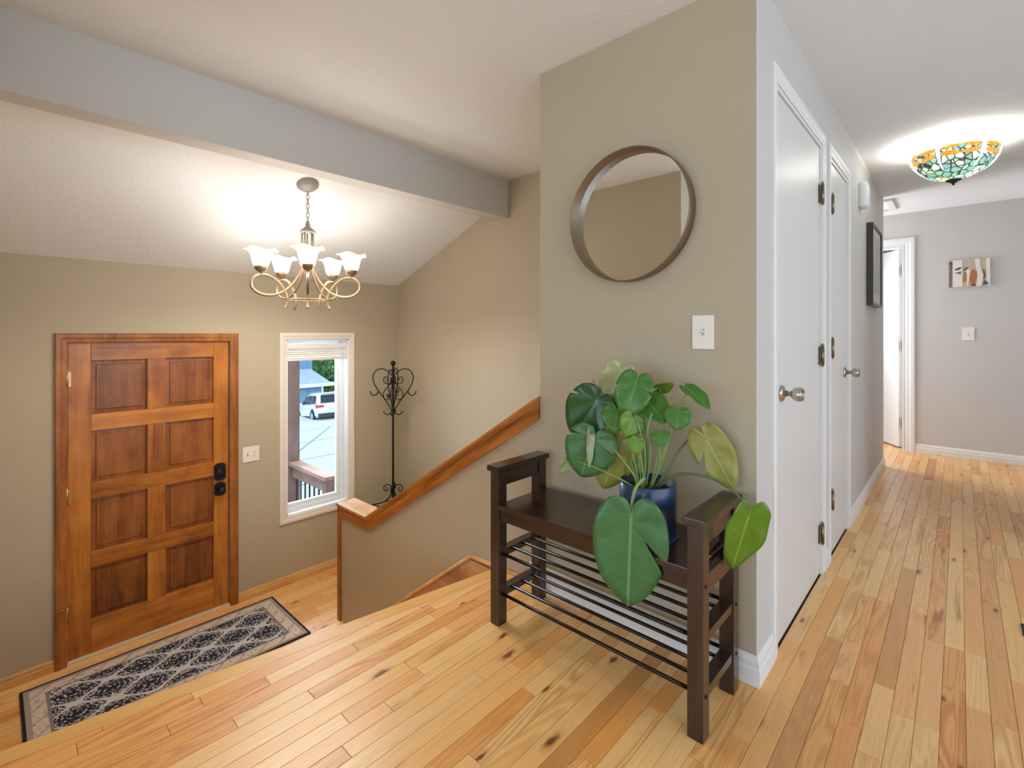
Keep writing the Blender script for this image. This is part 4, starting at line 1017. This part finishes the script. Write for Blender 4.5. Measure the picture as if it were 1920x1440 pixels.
# yellow-green split leaf by the wall
leaf(at(1324, 824, 1.67), at(1377, 920, 1.69), (.35, -.93, .10), .74, 'y', [(-50, .34), (-54, .40), (-46, .55)], .08, .03, .012, [soil(.02, .02), at(1253, 880, 1.60), at(1273, 845, 1.64), at(1299, 818, 1.665)], .0038, 'petiole_d')
leaf(at(1291, 731, 1.60), at(1334, 761, 1.58), (.25, -.25, .90), .78, 'g', [], .25, .20, .01, [soil(.015, .0), at(1240, 860, 1.56), at(1268, 775, 1.59)], .0026)
leaf(at(1272, 772, 1.52), at(1268, 807, 1.50), (.4, -.88, .25), 1.45, 'g', [], .10, .08, .01, [soil(.01, -.01), at(1240, 870, 1.53), at(1262, 795, 1.53)], .0026)
leaf(at(1236, 727, 1.60), at(1263, 720, 1.60), (.1, -.65, -.75), 1.0, 'l', [], .35, .1, .01, [soil(0, .02), at(1232, 860, 1.58), at(1241, 760, 1.60)], .0022)
leaf(at(1213, 750, 1.54), at(1246, 789, 1.50), (.30, -.70, .60), 1.05, 'g', [], .15, .15, .01, [soil(-.01, .01), at(1214, 850, 1.54), at(1208, 780, 1.545)], .0028, 'petiole_d')
leaf(at(1238, 813, 1.50), at(1238, 837, 1.485), (.4, -.85, .3), 1.5, 'g', [], .08, .10, .01, [soil(.012, -.02), at(1235, 880, 1.515)], .0024)
# large upright leaves at the top left
leaf(at(1193, 716, 1.50), at(1172, 784, 1.45), (.48, -.82, .35), 1.0, 'g', [(70, .72), (-64, .62)], .10, .14, .012, [soil(-.012, -.005), at(1207, 850, 1.52), at(1200, 760, 1.53)], .0034, 'petiole_d')
leaf(at(1163, 697, 1.56), at(1137, 760, 1.53), (.65, -.60, .35), 1.0, 'p', [(-60, .7)], .25, .10, .015, [soil(-.02, .005), at(1192, 850, 1.55), at(1172, 760, 1.58)], .0032, 'petiole_d')
leaf(at(1119, 752, 1.50), at(1073, 821, 1.46), (.55, -.55, .55), 1.18, 'd', [(-78, .62), (58, .70)], .22, .14, .018, [soil(-.03, .0), at(1180, 860, 1.53), at(1142, 770, 1.53), at(1128, 744, 1.52)], .0032)
leaf(at(1156, 770, 1.47), at(1152, 811, 1.44), (.42, -.85, .30), 1.35, 'g', [], .10, .10, .012, [soil(-.02, -.02), at(1188, 860, 1.49), at(1166, 785, 1.49)], .0028)
leaf(at(1187, 783, 1.48), at(1174, 822, 1.45), (.75, -.55, .25), 1.2, 'l', [], .22, .12, .012, [soil(-.015, -.012), at(1198, 860, 1.50), at(1194, 800, 1.50)], .0026)
leaf(at(1113, 822, 1.455), at(1087, 897, 1.43), (.45, -.84, .28), 1.25, 'b', [(-88, .45), (-80, .75), (70, .55)], .10, .10, .012, [soil(-.03, -.03), at(1188, 890, 1.47), at(1140, 830, 1.475), at(1120, 815, 1.465)], .0030)
leaf(at(1158, 832, 1.52), at(1131, 918, 1.50), (.45, -.88, .08), .95, 'y', [(38, .8)], .12, .06, .012, [soil(-.03, .015), at(1192, 880, 1.54), at(1172, 832, 1.54)], .0030, 'petiole_d')
leaf(at(1067, 861, 1.43), at(1050, 890, 1.42), (.80, -.35, .40), .75, 'p', [], .50, .10, .02, [soil(-.02, -.035), at(1160, 897, 1.445), at(1110, 874, 1.435)], .0026)
leaf(at(1195, 826, 1.46), at(1190, 853, 1.445), (.45, -.80, .40), 1.2, 'l', [], .15, .10, .01, [soil(.0, -.03), at(1205, 880, 1.475)], .0024)
leaf(at(1183, 856, 1.53), at(1174, 892, 1.53), (.75, -.60, .10), .55, 'y', [], .30, .05, .01, [soil(-.03, .0), at(1189, 885, 1.53)], .0022)
leaf(at(1146, 756, 1.53), at(1141, 775, 1.515), (.42, -.85, .30), 1.1, 'd', [], .10, .10, .01, [soil(-.025, .01), at(1188, 870, 1.54), at(1158, 780, 1.545)], .0022)
leaf(at(1107, 815, 1.45), at(1105, 877, 1.425), (.75, -.60, .2), .26, 'p', [], .55, .04, .01, [at(1116, 812, 1.463)], .002)  # silvery glare on the foliage, shaped as a narrow pale blade
# bare shoots standing among the stalks
for i, (dx, dy, q) in enumerate(((-.01, .0, [(1210, 830, 1.53), (1218, 760, 1.54)]), (.0, -.015, [(1220, 850, 1.50), (1214, 810, 1.49), (1222, 775, 1.49)]), (-.02, .012, [(1190, 850, 1.54), (1178, 790, 1.55)]), (-.005, -.02, [(1210, 850, 1.49), (1195, 790, 1.48)]))):
    MB().tube(catmull([soil(dx, dy)]+[at(*p) for p in q], 6), .0028, 7).build('stalk', M['petiole'], pl)
MB().tube(catmull([at(1136, 741, 1.53), at(1122, 740, 1.52), at(1115, 735, 1.515), at(1113, 711, 1.51)], 6), .0016, 6).build('aerial_root', M['petiole_d'], pl)

# ------------------------------------------------------------------ outside the sidelight window
M['concrete'] = plain('driveway_concrete', srgb(196, 197, 198), .85, bump=(3, .2, .02))
M['post'] = wood('dark_porch_timber', srgb(112, 82, 74), srgb(88, 62, 58), srgb(62, 44, 42), 2, .7)
M['raily'] = wood('brown_porch_rail', srgb(150, 112, 92), srgb(124, 88, 72), srgb(88, 60, 50), 0, .7)
struct(MB().box(-5.75, XD-T, .2, 3.2, -1.25, -1.02).build('porch_floor', M['concrete']), 'concrete porch outside')
GS = .128; gz = lambda x: -1.25+GS*(x+5.75)*1.0
g = MB(); g.prism([(-90, gz(-44)-1), (-90, gz(-44)), (-44, gz(-44)), (-5.75, gz(-5.75)), (-5.75, -2.5)], 1, -45, 75)
ground = struct(g.build('driveway', M['concrete']), 'pale concrete driveway and street outside')
jm = plain('concrete_joint', srgb(120, 122, 126), .9)
for i, xx in enumerate((-9.0, -12.5, -17.0, -22.5)):
    m = MB(); m.obox((xx, -8, gz(xx)+.002), (xx-.3, 30, gz(xx-.3)+.002), .035, .006); m.build('joint', jm, ground)
m = MB(); m.obox((-8, 2.2, gz(-8)+.003), (-26, 13.4, gz(-26)+.003), .05, .006); m.build('joint', jm, ground)
# porch post and railing
pp = empty('porch_post', (-5.62, 2.33, -1.02)); tag(pp, 'dark brown timber porch post outside the window', 'post')
MB().box(-5.70, -5.545, 2.255, 2.412, -1.02, 2.3, .006).build('shaft', M['post'], pp); MB().box(-5.72, -5.525, 2.235, 2.432, -1.0199, -.86, .006).build('base_wrap', M['post'], pp)
pr_ = empty('porch_railing', (-5.1, 2.34, -1.02)); tag(pr_, 'brown wooden porch railing with black balusters outside the window', 'railing')
MB().box(-5.52, -4.66, 2.275, 2.405, -.305, -.265, .004).build('top_cap', M['raily'], pr_)
MB().box(-5.52, -4.70, 2.315, 2.365, -.435, -.3055, .003).build('upper_rail', M['raily'], pr_)
MB().box(-5.52, -4.70, 2.315, 2.365, -.96, -.90, .003).build('lower_rail', M['raily'], pr_)
MB().box(-4.755, -4.665, 2.295, 2.385, -1.0195, -.3055, .003).build('end_post', M['post'], pr_)
for i in range(7): MB().cyl((-5.46+i*.108, 2.34, -.9), (-5.46+i*.108, 2.34, -.4352), .010, 8).build('baluster', M['iron'], pr_)

# neighbour's garage
gx = -37.0; gb = gz(gx)
nb_ = empty('neighbour_house', (gx, 14.0, gb)); tag(nb_, 'blue neighbour house with shingled garage roof across the street', 'house')
M['siding'] = plain('blue_siding', srgb(108, 146, 176), .7); M['fascia'] = plain('white_fascia', srgb(236, 240, 244), .6)
k = NT('grey_shingles'); tc = k.new('ShaderNodeTexCoord'); n_ = k.noise(k.mapping(tc.outputs['Object'], (3, 3, 9)), 1.5, 4, .7); k.l(k.ramp(n_, [(.3, srgb(140, 156, 172)), (.7, srgb(178, 192, 206))]), k.b.inputs['Base Color']); k.b.inputs['Roughness'].default_value = .9
yR = 17.95
MB().box(gx-7, gx, 9.0, yR, gb, gb+2.36).build('garage_wall', M['siding'], nb_)
for i in range(13): MB().box(gx, gx+.02, 9.02+i*.70, 9.02+i*.70+.05, gb, gb+2.36).build('siding_batten', M['siding'], nb_)
m = MB(); e0, e1 = gx+.55, gx-7.5; za, zb_ = gb+2.40, gb+3.42; rdg = (gx-3.5)
vv = [(e0, 8.4, za), (e0, yR+.6, za), (e1, yR+.6, za), (e1, 8.4, za), (rdg, 8.4, zb_), (rdg, yR+.6, zb_)]
V = [m.bm.verts.new(p) for p in vv]
for f in ((0, 1, 5, 4), (1, 2, 5), (2, 3, 4, 5), (3, 0, 4), (0, 3, 2, 1)): m.bm.faces.new([V[i] for i in f])
m.build('roof', k.m, nb_)
m = MB(); m.box(e0, e0+.04, 8.4, yR+.62, za-.10, za+.16); m.box(e1, e0, yR+.60, yR+.64, za-.10, za+.16); m.build('fascia', M['fascia'], nb_)
MB().box(gx, gx+.04, yR-.16, yR, gb, gb+2.36).build('corner_board', M['fascia'], nb_)
MB().box(gx-12, gx-4.2, 8.0, yR+1.05, gb+2.4, gb+8.5).build('upper_wall', M['siding'], nb_)
for i in range(15): MB().box(gx-4.2, gx-4.18, 8.1+i*.75, 8.15+i*.75, gb+3.2, gb+8.5).build('siding_batten', M['siding'], nb_)
gd = MB().box(gx+.001, gx+.03, 11.6, 16.6, gb, gb+2.1).build('garage_door', plain('garage_door_blue', srgb(122, 156, 182), .6), nb_)
for i in range(4): MB().box(gx+.03, gx+.036, 11.65, 16.55, gb+.03+i*.52, gb+.03+i*.52+.46, .004).build('garage_panel', bpy.data.materials['garage_door_blue'], gd)

# trees behind the house
k = NT('tree_leaves'); oi = k.new('ShaderNodeTexCoord'); n_ = k.noise(oi.outputs['Object'], .9, 4, .7); c = k.ramp(n_, [(.3, srgb(62, 120, 66)), (.55, srgb(110, 168, 90)), (.75, srgb(170, 206, 130))]); k.l(c, k.b.inputs['Base Color']); k.b.inputs['Roughness'].default_value = .7; M['tleaf'] = k.m
M['bark'] = plain('tree_bark', srgb(92, 76, 64), .9)
def tree(x, y, h, r_, seed, label):
    rnd = random.Random(seed); z0 = gz(max(x, -44)); t = empty('leafy_tree', (x, y, z0)); tag(t, label, 'tree', 'trees behind the blue house')
    MB().tube([(x, y, z0), (x+.1, y, z0+h*.4), (x, y+.1, z0+h*.75)], [.28, .2, .1], 8).build('trunk', M['bark'], t)
    bm = bmesh.new()
    for i in range(4200):
        a_, b_ = rnd.uniform(0, 2*PI), math.acos(rnd.uniform(-1, 1)); q = r_*rnd.uniform(.5, 1)**.6*(1+.22*math.sin(3*a_+seed)*math.sin(4*b_))
        c_ = Vector((q*math.sin(b_)*math.cos(a_), q*math.sin(b_)*math.sin(a_), h*.62+q*1.15*math.cos(b_)))
        n1 = Vector((rnd.gauss(0, 1), rnd.gauss(0, 1), rnd.gauss(0, 1))).normalized(); e1_ = n1.orthogonal().normalized(); e2_ = n1.cross(e1_); s_ = rnd.uniform(.20, .42)
        bm.faces.new([bm.verts.new(c_+e1_*s_*u+e2_*s_*v*.7) for u, v in ((-1, 0), (0, -1), (1, 0), (0, 1))])
    me = bpy.data.meshes.new('foliage'); bm.to_mesh(me); bm.free(); me.materials.append(M['tleaf']); o = bpy.data.objects.new('foliage', me); COL.objects.link(o); o.parent = t; o['kind'] = 'stuff'
tree(-47.5, 24.2, 5.3, 3.3, 1, 'rounded leafy green tree nearest the garage roof'); tree(-45, 33.5, 6.5, 3.4, 2, 'leafy green tree farthest right of the garage'); tree(-62, 33, 13, 5, 3, 'tallest leafy green tree far behind the garage')

# parked car: local +x is forward
def car(loc, rz):
    c = empty('parked_suv', loc, rz); tag(c, 'white sport utility vehicle parked on the driveway', 'car')
    wm = plain('car_white', srgb(238, 240, 242), .25, coat=.6); gm = plain('car_glass', srgb(52, 70, 84), .08); bk = plain('car_black_trim', srgb(46, 50, 56), .6); rd = plain('tail_light_red', srgb(210, 44, 62), .2); ry = plain('tyre_rubber', srgb(30, 31, 34), .8); al = plain('alloy_wheel', srgb(190, 196, 204), .3, .8)
    def loft(stations, name, mat, parent=None, capends=True):
        m = MB(); R_ = []
        for x, pts in stations: R_.append([m.bm.verts.new((x, y, z)) for y, z in pts])
        n = len(R_[0])
        for A, B in zip(R_, R_[1:]):
            for i in range(n):
                f = m.bm.faces.new((A[i], A[(i+1) % n], B[(i+1) % n], B[i])); f.smooth = True
        m.bm.faces.new(R_[0]); m.bm.faces.new(R_[-1][::-1]); return m.build(name, mat, parent or c, True)
    def sec(hw, zb, zt): return [(-hw*.92, zb), (-hw, zb+.16), (-hw*1.0, (zb+zt)/2), (-hw*.97, zt-.10), (-hw*.90, zt), (hw*.90, zt), (hw*.97, zt-.10), (hw, (zb+zt)/2), (hw, zb+.16), (hw*.92, zb)]
    loft([(-2.32, sec(.84, .52, .98)), (-2.22, sec(.92, .36, 1.06)), (-1.6, sec(.94, .28, 1.08)), (0, sec(.94, .27, 1.06)), (1.3, sec(.94, .28, 1.03)), (1.9, sec(.90, .32, .92)), (2.28, sec(.82, .40, .80)), (2.36, sec(.70, .46, .70))], 'body', wm)
    def cs(hb, ht, zb, zt): return [(-hb, zb), (-ht, zt-.07), (-ht*.85, zt), (ht*.85, zt), (ht, zt-.07), (hb, zb)]
    cab = loft([(-2.20, cs(.86, .70, 1.04, 1.10)), (-1.95, cs(.88, .74, 1.04, 1.62)), (-1.5, cs(.88, .74, 1.04, 1.70)), (-.4, cs(.88, .73, 1.04, 1.72)), (.35, cs(.87, .70, 1.02, 1.64)), (1.18, cs(.84, .66, 1.0, 1.06))], 'cabin', wm)
    def quad(pts, name, mat, th=.012, par=None):
        m = MB(); V = [m.bm.verts.new(p) for p in pts]; m.bm.faces.new(V); bmesh.ops.solidify(m.bm, geom=m.bm.faces[:], thickness=th); return m.build(name, mat, par or c, True)
    for s in (-1, 1):
        def sp(x, t): # on the side glass
            return (x, s*(.885-(.885-.745)*t+.006), 1.06+t*.56)
        quad([sp(-1.85, .08), sp(-1.10, .06), sp(-1.10, .90), sp(-1.72, .86)], 'side_window', gm, .01, cab); quad([sp(-1.03, .06), sp(-.25, .05), sp(-.25, .93), sp(-1.03, .91)], 'side_window', gm, .01, cab); quad([sp(-.18, .05), sp(.85, .03), sp(.28, .84), sp(-.18, .92)], 'side_window', gm, .01, cab)
        for x in (-1.42, 1.40):
            w_ = MB(); w_.lathe([(.0001, 0), (.36, 0), (.37, .03), (.37, .20), (.36, .23), (.0001, .23)], (x, s*.98, .37), 28, 1, True, -s); wo = w_.build('wheel', ry, c, True)
            h_ = MB(); h_.lathe([(.0001, .004), (.05, .004), (.06, .0), (.24, .0), (.25, -.010), (.25, -.02), (.0001, -.02)], (x, s*.985, .37), 24, 1, True, s); h_.build('hub', al, wo, True)
            a_ = MB(); a_.lathe([(.37, 0), (.45, 0), (.45, -.02), (.37, -.02)], (x, s*.946, .37), 28, 1, True, s); a_.build('wheel_arch', bk, c, True)
        MB().box(-2.30, -2.02, s*.93-.04, s*.93+.012, .86, 1.04, .02).build('tail_light', rd, c, True); MB().box(-2.335, -2.26, min(s*.55, s*.86), max(s*.55, s*.86), .88, 1.02, .02).build('tail_light', rd, c, True)
        MB().box(-1.0, 1.0, s*.95-.02, s*.95+.005, .28, .42, .01).build('sill', bk, c, True); MB().box(.65, .85, s*.98-.09, s*.98+.09, 1.05, 1.18, .02).build('wing_mirror', wm, c, True)
        MB().box(-1.9, .1, s*.68-.02, s*.68+.02, 1.73, 1.765, .008).build('roof_rail', al, c, True)
    quad([(-2.222, -.70, 1.12), (-2.222, .70, 1.12), (-1.985, .62, 1.56), (-1.985, -.62, 1.56)], 'rear_window', gm, -.012, cab)
    quad([(1.16, -.72, 1.08), (1.16, .72, 1.08), (.42, .60, 1.60), (.42, -.60, 1.60)], 'windscreen', gm, .012, cab)
    MB().box(-2.42, -2.20, -.86, .86, .34, .56, .03).build('rear_bumper', bk, c, True); MB().box(-2.36, -2.32, -.26, .26, .74, .88, .006).build('number_plate', plain('plate_pale', srgb(210, 220, 226), .5), c, True)
    MB().box(-2.12, -1.86, -.60, .60, 1.64, 1.70, .015).build('rear_spoiler', wm, c, True)
    return c
cx_, cy_ = -28.0, 13.50
vd = math.atan2(cy_, cx_)
cc = car((cx_, cy_, gz(cx_)), vd+math.radians(17))
cc.rotation_euler = (0, math.atan(GS), vd+math.radians(17))
